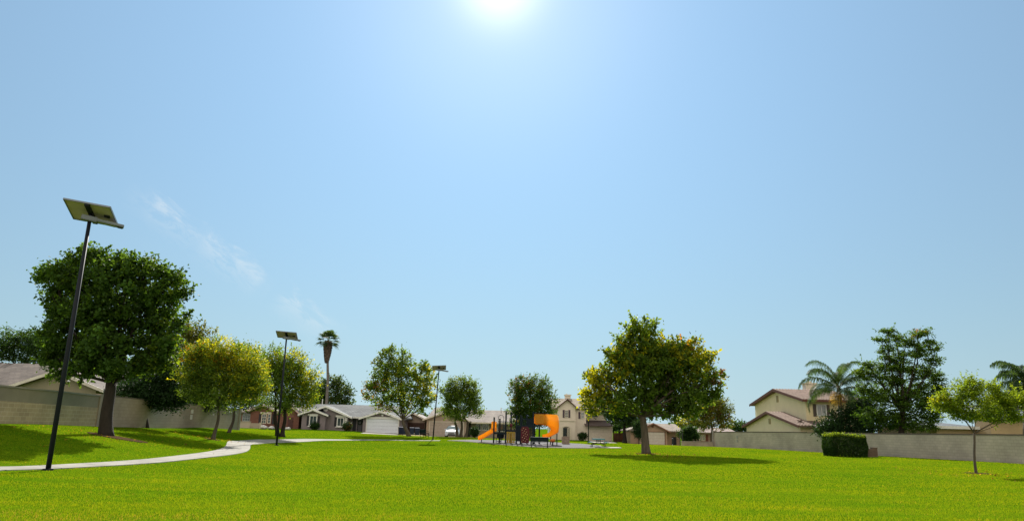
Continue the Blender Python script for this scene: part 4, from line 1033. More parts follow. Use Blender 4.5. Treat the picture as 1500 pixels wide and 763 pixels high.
# sycamore mid-left
tree("sycamore_tree", "open spreading sycamore with yellow patches in front of the white double garage door", "tree", 599, 86,
     [(565,530,16,18,'olive',.3),(590,532,18,16,'olive',.3),(572,545,20,16,'lime',.2),(558,556,18,14,'brown',.2),(588,556,22,18,'yellow',.35),(612,548,18,18,'yellow',.35),
      (625,560,14,18,'yellow',.6),(548,568,15,10,'brown',.4),(572,578,22,14,None,0),(600,578,24,16,'yellow',.3),(624,580,15,14,'yellow',.25),(540,585,9,7,'brown',.5),
      (560,592,16,10,'brown',.3),(585,598,16,8,'olive',.3),(618,594,14,10,None,0),(572,516,7,9,None,0),(592,519,6,8,None,0),(540,565,8,7,'brown',.4),(620,536,7,9,None,0)],
     614, .22, n_clump=900, per=15, leaf=.26, clump_r=.42, kinds=('lush','mid'), mat_b=M_barkgrey, hollow=.25, fork_u=590, gap=.5, tintn=.6)
tree("ash_tree", "green tree with several upright pale stems beside the white car", "tree", 676, 91,
     [(672,568,16,13,'olive',.3),(690,572,12,14,'olive',.3),(658,578,14,14,None,0),(676,588,20,16,None,0),(694,592,12,14,None,0),(655,598,12,12,None,0),(700,603,9,6,None,0),
      (672,606,18,10,None,0),(662,560,5,6,None,0),(680,558,5,6,None,0),(695,561,5,5,None,0)],
     618, .18, n_clump=620, per=22, leaf=.2, clump_r=.42, kinds=('lush','dark'), mat_b=M_barkgrey, hollow=.3, stems=3, gap=.6)
tree("ash_tree", "dense dark green round tree rising behind the playground climbing tower", "tree", 779, 92,
     [(766,566,17,14,'brown',.35),(788,566,16,13,'olive',.4),(757,578,14,14,'brown',.3),(775,585,22,18,'brown',.15),(798,582,16,16,'olive',.2),(757,600,14,12,'olive',.3),
      (780,606,24,14,None,0),(802,600,14,12,None,0),(765,618,18,8,None,0),(790,618,18,8,None,0),(756,560,5,5,None,0),(781,556,5,4,None,0),(770,600,20,14,None,0)],
     622, .2, n_clump=850, per=24, leaf=.2, clump_r=.42, kinds=('mid','dark'), mat_b=M_barkbrown, hollow=.3, tintn=.7)
# large sycamore centre-right
tree("sycamore_tree", "tallest park sycamore with golden right side alone on the open lawn", "tree", 947, 51,
     [(930,478,13,11,'lime',.5),(948,486,16,16,'lime',.4),(918,498,17,15,'lime',.5),(938,508,26,20,'yellow',.4),(905,520,18,16,'yellow',.5),(962,512,18,16,'lime',.4),(925,530,28,22,'yellow',.35),(955,535,30,24,'lime',.15),
      (985,520,18,14,'yellow',.6),(978,506,17,14,'yellow',.5),(1000,530,24,18,'yellow',.3),(960,525,24,20,'lime',.3),(990,530,18,16,'yellow',.4),(970,540,24,18,'lime',.2),(1003,508,14,12,'orange',.5),(1012,520,18,16,'yellow',.75),(1033,520,13,14,'yellow',.8),(990,540,26,20,'yellow',.3),(1022,545,24,20,'yellow',.35),(1042,548,12,14,'brown',.3),
      (975,560,30,24,None,0),(935,560,30,24,None,0),(900,550,20,20,'yellow',.4),(868,552,13,11,'yellow',.8),(884,566,18,14,'yellow',.6),(862,574,14,12,'yellow',.8),(872,592,16,13,'yellow',.6),(892,590,18,14,'yellow',.3),
      (918,590,26,16,None,0),(955,592,28,16,None,0),(1000,578,28,22,None,0),(1030,575,20,18,None,0),(985,604,20,12,None,0),(1012,602,18,11,None,0),(1056,556,7,8,'brown',.4),(857,598,9,8,'yellow',.7),(1048,570,9,9,None,0),(1020,496,7,6,'yellow',.6)],
     610, .29, n_clump=1700, per=20, leaf=.235, clump_r=.34, kinds=('lush','dark'), mat_b=M_barkgrey, hollow=.25, fork_u=941, gap=.62, tintn=.65, flare=1.35, trunk_wiggle=.02)
tree("sycamore_tree", "smaller olive and brown leaved tree behind the right end of the largest sycamore", "tree", 1043, 106,
     [(1045,588,20,12,'olive',.5),(1020,598,20,12,'yellow',.35),(1062,602,14,14,'olive',.4),(1035,612,26,12,'brown',.35),(1005,618,16,11,'yellow',.35),(1060,618,14,10,'brown',.2),(1042,600,22,14,'brown',.3),(1020,622,16,7,'olive',.4)],
     626, .16, n_clump=620, per=20, leaf=.25, clump_r=.5, kinds=('olive','mid'), mat_b=M_barkgrey, hollow=.3, gap=.6)
# right side behind the wall
tree("feathery_tree", "tall dark layered tree behind the right wall between palm and young tree", "tree", 1322, 61,
     [(1300,486,11,6,'mid',.3),(1290,497,10,6,None,0),(1312,495,12,6,None,0),(1345,489,14,6,'brown',.1),(1358,484,7,4,None,0),(1330,502,18,8,None,0),(1298,512,12,7,None,0),(1358,503,12,6,None,0),(1370,511,7,5,None,0),
      (1345,518,22,9,None,0),(1310,524,18,8,None,0),(1366,529,11,7,None,0),(1322,536,24,9,'mid',.4),(1296,540,18,7,'mid',.4),(1272,534,14,6,'mid',.4),(1262,545,13,7,'lime',.3),(1280,553,14,8,'lime',.3),
      (1350,545,22,12,None,0),(1372,552,13,9,None,0),(1310,556,20,11,'mid',.2),(1345,570,28,14,None,0),(1376,568,12,10,None,0),(1268,572,14,12,'mid',.2),(1295,580,22,14,None,0),(1335,592,34,18,None,0),(1368,590,14,18,None,0),
      (1290,608,26,16,None,0),(1330,618,34,14,None,0),(1362,616,14,14,None,0)],
     600, .26, n_clump=1500, per=26, leaf=.17, clump_r=.36, kinds=('mid','dark'), mat_b=M_barkdark, hollow=.2, flat=.4, gap=.8, sprig=.2, fork_u=1322, up=.8)
tree("young_tree", "young lime green tree with thin crooked trunk near the right edge", "tree", 1430, 33,
     [(1400,578,24,13,'lush',.3),(1425,572,18,11,'lime',.5),(1390,596,20,12,'lime',.4),(1420,594,26,14,'mid',.3),(1455,580,22,12,'lime',.5),(1480,592,22,12,'lime',.4),(1445,606,34,10,'mid',.5),
      (1490,606,18,9,'mid',.4),(1408,612,20,6,'mid',.4),(1418,560,12,7,'lime',.4),(1455,566,10,7,'lime',.4),(1502,585,12,14,'lime',.3),(1475,615,20,6,'mid',.4),(1380,585,10,8,'yellow',.4)],
     634, .055, n_clump=1050, per=18, leaf=.10, clump_r=.25, kinds=('lime','mid'), mat_b=M_barkgrey, hollow=.1, flat=.35, up=.9, fork_u=1427, gap=.4, flare=1.3, trunk_wiggle=.03)
# left background over the wall
tree("feathery_tree", "dark feathery tree at the left edge rising behind the low house roof", "tree", 30, 62,
     [(20,500,26,18,'mid',.2),(48,495,22,14,None,0),(70,512,24,22,None,0),(35,520,34,14,None,0),(0,515,26,16,None,0),(-30,520,30,26,None,0),(95,520,20,18,None,0)],
     545, .25, n_clump=620, per=28, leaf=.17, clump_r=.5, kinds=('dark','blue'), mat_b=M_barkdark, hollow=.3, flat=.5)
tree("hedge_tree", "grey-green tree top showing between the largest left tree and the orange one", "tree", 282, 78,
     [(275,488,22,14,'olive',.5),(295,492,20,14,'olive',.5),(262,510,26,20,'olive',.3),(290,515,26,20,None,0),(280,545,34,24,None,0),(310,540,22,24,None,0),(300,565,34,24,None,0)],
     580, .2, n_clump=620, per=20, leaf=.26, clump_r=.6, kinds=('olive','dark'), mat_b=M_barkbrown, hollow=.3, gap=.55)
tree("evergreen_shrub", "dark evergreen mass spilling over the left wall beside the largest tree", "shrub", 215, 47.5,
     [(195,572,22,15,None,0),(225,572,24,18,None,0),(250,568,24,22,None,0),(240,545,24,20,None,0),(265,580,18,14,None,0),(212,585,24,10,None,0),(240,588,24,10,None,0)],
     590, .12, n_clump=620, per=26, leaf=.15, clump_r=.4, kinds=('dark','blue'), mat_l=M_leafdark, mat_b=M_barkdark, hollow=.3)
tree("evergreen_shrub", "dark evergreen mass over the left wall behind the orange topped tree", "shrub", 290, 58,
     [(275,575,20,20,None,0),(300,580,22,16,None,0),(322,585,18,12,None,0),(285,592,24,9,None,0)],
     596, .12, n_clump=360, per=26, leaf=.17, clump_r=.45, kinds=('dark','blue'), mat_l=M_leafdark, mat_b=M_barkdark, hollow=.3)
tree("oak_tree", "dark tree rising behind the grey house beside the tall fan palm", "tree", 486, 130,
     [(487,562,14,11,None,0),(500,574,14,12,None,0),(470,570,12,12,'blue',.4),(480,585,22,12,None,0),(505,590,12,8,None,0),(465,585,12,14,None,0)],
     600, .25, n_clump=380, per=22, leaf=.33, clump_r=.7, kinds=('dark','olive'), mat_b=M_barkdark, hollow=.3, gap=.7)
tree("pine_tree", "dark broad tree between the cream house garage and the brown side gate", "tree", 915, 118,
     [(905,600,20,14,None,0),(922,598,18,14,None,0),(897,608,12,8,None,0),(915,614,18,8,None,0),(932,612,12,12,None,0)],
     625, .3, n_clump=420, per=22, leaf=.28, clump_r=.6, kinds=('dark','blue'), mat_b=M_barkdark, hollow=.3)
tree("cypress_tree", "small dark clipped tree beside the right garage door", "tree", 935.5, 112,
     [(935,629,6.5,7,None,0),(935,621,4.5,5,None,0),(936,637,6,4,None,0)], 641, .07, n_clump=130, per=20, leaf=.2, clump_r=.35, kinds=('blue','dark'), mat_b=M_barkdark, hollow=.2)
tree("citrus_tree", "dark rounded bush tree behind the low wall left of the corner pilaster", "tree", 1010, 97,
     [(1005,637,9,8,None,0),(1016,637,8,7,None,0),(1010,630,7,5,None,0)], 645, .07, n_clump=220, per=20, leaf=.2, clump_r=.35, kinds=('dark','blue'), mat_b=M_barkdark, hollow=.2)
tree("evergreen_shrub", "dark broad shrub behind the right wall under the feathery palm", "shrub", 1235, 67,
     [(1236,612,14,12,None,0),(1258,606,18,16,None,0),(1218,620,14,9,'mid',.2),(1225,629,22,9,None,0),(1258,626,24,12,None,0),(1206,628,10,7,'mid',.3),(1272,598,12,14,None,0)],
     630, .12, n_clump=560, per=26, leaf=.17, clump_r=.42, kinds=('dark','blue'), mat_l=M_leafdark, mat_b=M_barkdark, hollow=.3)
tree("evergreen_shrub", "dark olive shrub rising above the right wall behind the young tree", "shrub", 1475, 66,
     [(1470,595,26,16,'olive',.3),(1495,600,20,16,'olive',.4),(1450,604,16,10,None,0),(1500,585,14,12,'olive',.3)],
     625, .12, n_clump=360, per=24, leaf=.17, clump_r=.42, kinds=('dark','olive'), mat_b=M_barkdark, hollow=.3)
def shrub(name, label, u, d, vt, ru, kinds=('dark','mid'), n=110, leafs=.14, acc=None, sh=0, vb=None):
    b = G(u, d); px = d/F; top = P(u, vt, d).z; h = top-b.z; r = ru*px
    root = thing(name, label, "bush", b)
    st = MB()
    for k in range(7):
        a = k*2*math.pi/7; st.tube([b+Vector((0,0,-.05)), b+Vector((math.cos(a)*r*.3, math.sin(a)*r*.3, h*.35)), b+Vector((math.cos(a)*r*.6, math.sin(a)*r*.6, h*.7))], [.03,.02,.008], 5)
    st.build("stem", M_barkdark, root)
    dr = rng.normal(size=(n,3)); dr /= np.linalg.norm(dr, axis=1)[:,None]; rad = .3+.6*rng.random(n)**.5
    cp = np.array(b)+np.array((0,0,h*.52))+dr*rad[:,None]*np.array((r, r*.9, h*.48))
    pp = (cp[:,None,:]+rng.normal(size=(n,24,3))*.11).reshape(-1,3)
    cc = np.repeat(GREEN[kinds[0]]*(1-.5*rng.random((n,1)))+GREEN[kinds[1]]*(.5*rng.random((n,1))), 24, axis=0)*rng.uniform(.7,1.3,(n*24,1))
    if acc: 
        pa = np.repeat(rng.random(n) < sh, 24); cc[pa] = GREEN[acc]*.9
    V, Fc = leaves(pp, leafs, cc); np_mesh("foliage", V, Fc, M_leafdark, root, col=cc)
    return root
shrub("shrub", "rounded dark bush under the left window of the grey house", 461, 101.5, 618.5, 7)
shrub("shrub", "reddish dark bush under the right window of the grey house", 507.5, 101.5, 617.5, 7.5, acc='brown', sh=.25)
shrub("shrub", "dark bush by the entry of the tan house behind the orange slide", 695, 104, 623.5, 7)
shrub("shrub", "rounded dark bush beside the garage of the cream two-storey house", 853.5, 120, 633, 8)

# far trees closing the view beyond the houses
for i, (u_, d_, w_, vt_, lb_) in enumerate(((907,185,30,619,'far dark tree behind the brown fence beside the cream house garage'),(1001,180,24,621,'far dark tree low on the horizon above the right garage house roof end'),(1084,190,24,621,'far dark tree low between the smaller brown leaved tree and the yellow house'),
        (622,180,20,604,'far dark tree peeking between the small tan garage and the slim lamp post'),(745,190,26,610,'far dark tree behind the right end of the long tan roof'))):
    bz = G(u_, min(d_,165)); z_ = gz([P(u_,630,d_).x],[d_])[0]
    hgt = 632-vt_
    tree("background_tree", lb_, "tree", u_, d_, [(u_-w_*.45, vt_+hgt*.5, w_*.55, hgt*.5,None,0),(u_+w_*.4, vt_+hgt*.55, w_*.6, hgt*.45,None,0),(u_, vt_+hgt*.4, w_*.6, hgt*.4,None,0)],
         630, .3, n_clump=120, per=16, leaf=.55, clump_r=.9, kinds=('dark','blue'), mat_b=M_barkdark, ground=(P(u_,630,d_).x, d_, z_), group='far trees beyond the houses', sprig=.1)

shrub("shrub", "dark bush behind the playground tower seen between its posts", 772, 99, 624, 13, n=200)
# clipped hedge
hb = P(1209, 668, 55); hb2 = P(1272, 668, 55)
hc = G(1240.5, 55.6); hx0, hx1 = hb.x+.55, hb2.x-.05; hz0 = hc.z; hz1 = P(1240, 637.5, 55).z
hroot = thing("box_hedge", "clipped rectangular green hedge with bright top in front of the right wall", "hedge", hc)
nn = 30000
hp = np.c_[rng.uniform(hx0, hx1, nn), rng.uniform(54.6, 57.0, nn), rng.uniform(hz0+.05, hz1, nn)]
side = rng.integers(0, 5, nn); q = rng.normal(size=nn)*.05
hw = (hx0, hx1)
for k_, (ax, val) in enumerate(((0,hx0),(0,hx1),(1,54.6),(1,57.0),(2,hz1))):
    mk = side == k_; hp[mk, ax] = val+q[mk]*(1.0)
# rounded corners and slightly wavy faces
cx_, cy_ = (hx0+hx1)/2, 55.8
ex_, ey_ = (hx1-hx0)/2, 1.2
nxx = (hp[:,0]-cx_)/ex_; nyy = (hp[:,1]-cy_)/ey_; nzz = np.clip((hp[:,2]-hz0)/(hz1-hz0), 0, 1)
rr_ = (np.abs(nxx)**7+np.abs(nyy)**7+np.abs(nzz)**9)**(1/8)
sc_ = np.where(rr_ > 1, 1/rr_, 1)*(1+.025*np.sin(hp[:,0]*5)*np.sin(hp[:,2]*6))*(1-.10*np.clip(.35-nzz, 0, 1))
hp[:,0] = cx_+(hp[:,0]-cx_)*sc_; hp[:,1] = cy_+(hp[:,1]-cy_)*sc_
hp[:,2] += .06*np.sin(hp[:,0]*2.3)*(nzz > .8)+np.where((nzz > .93) & (rng.random(nn) < .12), rng.uniform(0,.14,nn), 0)
hcc = np.where((rng.random(nn) < .6*(nzz > .93))[:,None], GREEN['lime'], GREEN['dark']*1.0)*rng.uniform(.7,1.3,(nn,1))  # sunlit top and shaded sides put into the leaf colour
V, Fc = leaves(hp, .085, hcc, up=.3); np_mesh("foliage", V, Fc, M_leaf, hroot, col=hcc)
st = MB()
for k in range(9):
    xx = hx0+.25+k*(hx1-hx0-.5)/8
    for yy in (55.1, 55.8, 56.5): st.tube([(xx, yy, hz0-.1), (xx+random.uniform(-.1,.1), yy, hz0+.5), (xx+random.uniform(-.2,.2), yy, hz1-.25)], [.035,.03,.012], 5)
st.build("stem", M_barkdark, hroot)

# palms
def frond(mb_r, V, Cc, base, ang, elev, L, droop_, nl=64, lw=.05, ll=.85, col=(.05,.095,.03), ragged=.1):
    """arching feather frond: rachis tube plus hanging leaflets"""
    dx, dy = math.cos(ang), math.sin(ang); pts = []
    for i in range(11):
        t = i/10; e = elev-droop_*t*t*.9
        if i == 0: p = Vector(base)
        else: p = pts[-1]+Vector((dx*math.cos(e), dy*math.cos(e), math.sin(e)))*L/10
        pts.append(p)
    mb_r.tube(pts, [.035*(1-.85*i/10) for i in range(11)], 5)
    side = Vector((-dy, dx, 0))
    for i in range(nl):
        t = .12+.88*i/(nl-1); k = min(9, int(t*10)); p = pts[k].lerp(pts[k+1], t*10-k); tan = (pts[k+1]-pts[k]).normalized()
        l = ll*math.sin(math.pi*(.18+.78*t))**.6*random.uniform(1-ragged, 1)
        for s in (-1, 1):
            dv = (side*s*.75+tan*.55+Vector((0,0,random.uniform(-.15,.35)))).normalized()
            m1 = p+dv*l*.5; e1 = p+dv*l*.85+Vector((0,0,-l*random.uniform(.5,1.0)))
            wv = tan*lw*.5
            V.append([p-wv, p+wv, m1+wv, m1-wv]); Cc.append(col)
            V.append([m1-wv, m1+wv, e1+wv*.2, e1-wv*.2]); Cc.append(col)
def feather_palm(label, u, d, vtop_trunk, r, nf, L, ground=None, seed=1, skirt=True, base_u=None):
    random.seed(seed)
    b = G(base_u or u, d); top = P(u, vtop_trunk, d)
    root = thing("feather_palm", label, "palm tree", b)
    tb = MB(); tb.tube([b+Vector((0,0,-.1)), b.lerp(top,.1), b.lerp(top,.5)+Vector((.05,0,0)), top], [r*1.5,r*1.15,r,r*.9], 12)
    tb.tube([top-Vector((0,0,.05)), top+Vector((0,0,.5)), top+Vector((0,0,1.1))], [r*1.15,r*.9,r*.3], 10)
    tb.build("trunk", mat("palm_bark", (.15,.13,.10), .9, .3, 1, .8, 6, stretch=(1,1,6)), root, smooth=True, fix=False)
    mr = MB(); V = []; Cc = []
    for i in range(nf):
        a = i*2.39996+random.uniform(-.2,.2); e = R(78)-R(95)*(i/nf)**1.1+random.uniform(-.08,.08)
        c = np.array((.036,.07,.032))*random.uniform(.7,1.3)
        if i > nf-3 and skirt: c = np.array((.24,.17,.05)); 
        frond(mr, V, Cc, top+Vector((0,0,.9-.5*i/nf)), a, e, L*random.uniform(.8,1.05)*(.45 if (skirt and i > nf-3) else 1), R(random.uniform(95,125)), col=c, nl=64 if not (skirt and i > nf-3) else 20)
    V = np.array([[tuple(p) for p in q] for q in V]); n = len(V)
    np_mesh("fronds", V.reshape(-1,3), np.arange(4*n).reshape(n,4), M_leaf, root, col=np.array(Cc)*rng.uniform(.8,1.2,(n,1)))
    mr.build("frond_stems", mat("frond_stem", (.14,.15,.05), .7), root, fix=False)
    if skirt:
        fl = MB()
        for k in range(7):
            a = R(200+k*24); o = top+Vector((math.cos(a)*r*.9, math.sin(a)*r*.9, .15))
            fl.tube([o, o+Vector((math.cos(a)*.3, math.sin(a)*.3, -.35)), o+Vector((math.cos(a)*.35, math.sin(a)*.35, -1.0-random.random()*.3))], [.05,.04,.012], 5)
        fl.build("flower_stalk", mat("dry_stalk", (.5,.30,.06), .9), root)
    return root
feather_palm("feathery palm with drooping fronds beside the yellow house behind the right wall", 1229, 68, 580, .2, 21, 4.4, seed=12, base_u=1236)
feather_palm("feathery palm at the right edge showing only its left fronds", 1502, 58, 572, .2, 20, 2.9, seed=9, skirt=False)
random.seed(21)
# Mexican fan palm
fb = G(477, 119); ft = P(481, 500, 119)
fp = thing("fan_palm", "very tall thin fan palm with brown skirt of dead leaves behind the grey house", "palm tree", fb)
tb = MB(); tb.tube([fb+Vector((0,0,-.2)), fb.lerp(ft,.2), fb.lerp(ft,.55)+Vector((.12,0,0)), fb.lerp(ft,.74), ft], [.42,.28,.23,.20,.22], 12)
tb.build("trunk", mat("fan_palm_bark", (.14,.125,.115), .95, .3, 1, .8, 6, stretch=(1,1,5)), fp, smooth=True, fix=False)
V = []; Cc = []
def fan(base, dv, L, stem, col, dr=.5):
    dv = dv.normalized(); s = dv.cross(Vector((0,0,1)));
    if s.length < .1: s = Vector((1,0,0))
    s.normalize(); upv = s.cross(dv).normalized(); c = base+dv*stem
    V.append([base-s*.03, base+s*.03, c+s*.03, c-s*.03]); Cc.append(col)
    for k in range(15):
        a = R(-100+200*k/14); t = (dv*math.cos(a)+s*math.sin(a)).normalized()
        l = L*(.75+.25*math.cos(a)); m = c+t*l*.6; e = c+t*l+Vector((0,0,-l*dr*random.uniform(.3,1)))
        w = (t.cross(upv)).normalized()*.07
        V.append([c-w*.4, c+w*.4, m+w, m-w]); V.append([m-w, m+w, e+w*.15, e-w*.15]); Cc.extend([col, col])
for i in range(30):
    a = i*2.39996; e = R(85)-R(118)*(i/30); dv = Vector((math.cos(a)*math.cos(e), math.sin(a)*math.cos(e), math.sin(e)))
    fan(ft+Vector((0,0,.1)), dv, 1.1, 1.05+random.random()*.3, np.array((.03,.055,.024))*random.uniform(.7,1.4))
VV = np.array([[tuple(p) for p in q] for q in V]); n = len(VV)
np_mesh("fronds", VV.reshape(-1,3), np.arange(4*n).reshape(n,4), M_leaf, fp, col=np.array(Cc))
V = []; Cc = []
zt = ft.z-.1; zb = P(481, 529, 119).z
for i in range(420):
    t = random.random(); zz = zt+(zb-zt)*t; rad = .25+ .62*(1-t)**.7*math.sin(min(1, (t+.25)/.5)*math.pi/2); a = random.uniform(0, 6.283)
    p = Vector((ft.x+math.cos(a)*rad*.75, ft.y+math.sin(a)*rad*.75, zz+.35)); e = Vector((ft.x+math.cos(a)*rad, ft.y+math.sin(a)*rad, zz-.35)); s = Vector((-math.sin(a), math.cos(a), 0))*.13
    V.append([p-s*.5, p+s*.5, e+s, e-s]); Cc.append(np.array((.12,.09,.07))*random.uniform(.6,1.4))
VV = np.array([[tuple(p) for p in q] for q in V]); n = len(VV)
np_mesh("dead_frond_skirt", VV.reshape(-1,3), np.arange(4*n).reshape(n,4), M_leafdark, fp, col=np.array(Cc))
# ------------------------------------------------------------------ lamp posts
M_pole = mat("dark_pole_paint", (.009,.011,.018), .6, .15, 3, spec=.2)
M_alu = mat("grey_aluminium", (.17,.19,.22), .45, .15, 3, metal=.3)
M_back = mat("panel_backsheet", (.50,.36,.50), .6, .12, 4)
M_cell = mat("solar_cells", (.015,.02,.05), .2, .2, 4, spec=.7)
M_lens = mat("lamp_lens", (.25,.25,.2), .3, .1)
def lamp(label, base, top, yaw, tilt, rollp=0.0, s=1.0, head=True):
    base, top = Vector(base), Vector(top)
    L = thing("street_lamp", label, "street lamp", base, "solar lamp posts along the park path")
    d = (top-base)
    m = MB(); m.tube([base-Vector((0,0,.1)), base+d*.5, top], [.075*s,.07*s,.058*s], 14); po = m.build("pole", M_pole, L, smooth=True)
    m = MB(); m.tube([base-Vector((0,0,.05)), base+Vector((0,0,.05))], .15, 14); m.build("base_collar", M_pole, L)
    Rz = Matrix.Rotation(yaw, 3, 'Z'); RX = Matrix.Rotation(tilt, 3, 'X'); RY = Matrix.Rotation(rollp, 3, 'Y')
    Rm = Rz @ RX @ RY
    ex, ey, ez = Rm.col[0].copy(), Rm.col[1].copy(), Rm.col[2].copy()
    c = top+Vector((0,0,.36))+ey*.08
    hw, hd = .74, .62
    b = MB(); b.obox(c+ez*.005, ex*(hw-.03), ey*(hd-.03), ez*.012); p = b.build("solar_panel", M_back, L)
    b = MB(); b.obox(c+ez*.026, ex*(hw-.03), ey*(hd-.03), ez*.006); b.build("cell_sheet", M_cell, p)
    b = MB()
    for sx_ in (-1,1): b.obox(c+ex*sx_*(hw-.015), ex*.015, ey*hd, ez*.03)
    for sy in (-1,1): b.obox(c+ey*sy*(hd-.015), ex*(hw-.031), ey*.015, ez*.03)
    b.build("panel_frame", M_alu, p)
    b = MB(); b.obox(c-ez*.05, ex*.075, ey*(hd-.04), ez*.035); b.obox(c-ez*.035+ex*.5, ex*.09, ey*.06, ez*.02)
    b.tube([c-ez*.05, top+Vector((0,0,.12))], [.05,.06], 8); b.build("panel_bracket", M_pole, L)
    b = MB(); b.tube([c+ex*.5-ez*.06, c+ex*.25-ez*.12, top+Vector((.05,0,.2))], .008, 5); b.build("cable", M_black, L)
    # light head reaching out to the right
    hx = Rz @ Vector((.93, .30, -.10)); hx.normalize(); hy = Vector((0,0,1)).cross(hx).normalized(); hz = hx.cross(hy)
    hc = top+Vector((0,0,.10))
    b = MB(); b.obox(hc-hx*.02, hx*.24, hy*.13, hz*.085); h = b.build("battery_housing", M_alu, L, bevel=.02)
    b = MB(); b.obox(hc+hx*.62-hz*.0, hx*.42, hy*.15, hz*.045); h = b.build("lamp_head", M_alu, L, bevel=.015)
    b = MB(); b.obox(hc+hx*.52-hz*.05, hx*.26, hy*.11, hz*.008); b.build("lens", M_lens, h)
    b = MB(); b.obox(hc+hx*.93-hz*.05, hx*.07, hy*.10, hz*.012); b.build("sensor", M_black, h)
    return L
b1 = ground_px(70, 689.5); b1 = Vector((b1[0], b1[1], g(*b1))); t1 = P(131, 325, b1.y+.2)
lamp("nearest tall solar lamp post leaning right at the left side of the lawn", b1, t1, R(14), R(-17), R(7), 1.0)
b2 = G(405, 52); t2 = P(419.5, 497, 52)
lamp("middle solar lamp post standing beside the path bend before the stout tree", b2, t2, R(10), R(-15), R(3), .95)
b3 = G(634, 76); t3 = P(643, 543, 76)
lamp("slim solar lamp post left of the white car and the orange slide", b3, t3, R(5), R(-17), R(-4), .9)
b4 = G(861.5, 78); t4 = P(863.5, 553, 78)
lamp("thin lamp post beside the picnic table, its head hidden in the sycamore leaves", b4, t4, R(5), R(-17), 0, .8)

# ------------------------------------------------------------------ play structure (local metres; photo px columns at 69 m)
PY = 68.0
def q(u, v, dy=0): return P(u, v, PY+dy)
gp = G(752, PY)
PS = thing("play_structure", "playground climbing structure with straight orange slide and spiral orange slide", "play structure", gp)
M_teal = mat("teal_metal", (.009,.017,.027), .7, .1, 3, spec=.2)
M_orange = mat("orange_plastic", (.80,.44,.03), .38, .12, 1.2, spec=.5)
# let a little sun through the moulded plastic
_t = M_orange.node_tree; _p = _t.nodes['Principled BSDF']; _o = [k for k in _t.nodes if k.type == 'OUTPUT_MATERIAL'][0]
_tr = _t.nodes.new('ShaderNodeBsdfTranslucent'); _tr.inputs[0].default_value = (.95,.48,.01,1); _mx = _t.nodes.new('ShaderNodeMixShader'); _mx.inputs[0].default_value = .5
_t.links.new(_p.outputs[0], _mx.inputs[1]); _t.links.new(_tr.outputs[0], _mx.inputs[2]); _t.links.new(_mx.outputs[0], _o.inputs[0])
M_maroon = mat("maroon_plastic", (.085,.008,.018), .5, .15); M_ochre = mat("ochre_plastic", (.30,.20,.035), .6, .15); M_hold = mat("pale_holds", (.5,.35,.2), .6)
def gzp(x, y): return g(x, y)
def post(u, vt, dy=0, r=.075):
    x = q(u, 640, dy).x; z = gzp(x, PY+dy); zt_ = q(u, vt, dy).z
    m = MB(); m.tube([(x,PY+dy,z-.1),(x,PY+dy,zt_)], r, 10); m.tube([(x,PY+dy,zt_-.02),(x,PY+dy,zt_+.03)], r*1.2, 10)
    m.build("post", M_teal, PS); return x
posts = [(721.5,611,0),(724,613,1.3),(740,602,0),(740.5,603.5,1.5),(749,608,1.5),(756.5,610,0),(757,609,1.5),(763,608,0),(763.5,607,1.8),(782,603.5,0),(782.5,604,1.8),(775,612,1.8)]
for pu in posts: post(*pu)
def deck(u0, u1, v, y0, y1):
    x0_, x1_ = q(u0,v).x, q(u1,v).x; z = q((u0+u1)/2, v).z; m = MB(); m.box(x0_, x1_, PY+y0, PY+y1, z-.06, z+.03); m.box(x0_,x1_,PY+y0-.03,PY+y0-.003,z-.14,z+.05); m.build("deck", M_teal, PS); return z
z1 = deck(721.5, 740, 633.5, 0, 1.4); z2 = deck(740, 757, 630, .1, 1.5); z3 = deck(757, 782, 623.5, 0, 1.8)
def rails(u0, u1, vt, vb, dy, n):
    x0_, x1_ = q(u0,vt,dy).x, q(u1,vt,dy).x; zt_, zb_ = q((u0+u1)/2,vt,dy).z, q((u0+u1)/2,vb,dy).z
    m = MB(); m.tube([(x0_,PY+dy,zt_),(x1_,PY+dy,zt_)], .025, 6); m.tube([(x0_,PY+dy,zb_),(x1_,PY+dy,zb_)], .025, 6)
    for i in range(n): x = x0_+(x1_-x0_)*(i+.5)/n; m.tube([(x,PY+dy,zt_),(x,PY+dy,zb_)], .02, 5)
    m.build("railing", M_teal, PS)
rails(722, 740, 617, 633, 1.4, 8); rails(757, 782, 613, 623, 1.8, 10); rails(763, 782, 614, 622.5, 0, 9); rails(741, 756.5, 617, 629.5, 1.5, 6)
# hoop arch
m = MB(); c = q(731.5, 611.5, .3); pts = [(c.x-.27, c.y, q(731,633).z)]+[(c.x-.27*math.cos(math.pi*i/10), c.y, c.z+.25*math.sin(math.pi*i/10)) for i in range(11)]+[(c.x+.27, c.y, q(731,633).z)]
m.tube(pts, .022, 7); m.build("hoop_arch", M_teal, PS)
# steps and dark play drum below first deck
m = MB(); c = q(729.5, 638, .5)
m.lathe([(.12,-.26),(.30,-.22),(.36,0),(.30,.22),(.12,.26)], (c.x,c.y,c.z), 16); m.build("play_drum", M_teal, PS, smooth=True)
m = MB()
for k, (uu, vv) in enumerate(((726,641),(732,643),(727,646))): cc_ = q(uu, vv, -.1+.3*k); m.tube([(cc_.x,cc_.y,cc_.z-.03),(cc_.x,cc_.y,cc_.z+.03)], .2, 12); m.tube([(cc_.x,cc_.y,gzp(cc_.x,cc_.y)-.05),(cc_.x,cc_.y,cc_.z)], .035, 6)
m.build("step_pods", M_teal, PS)
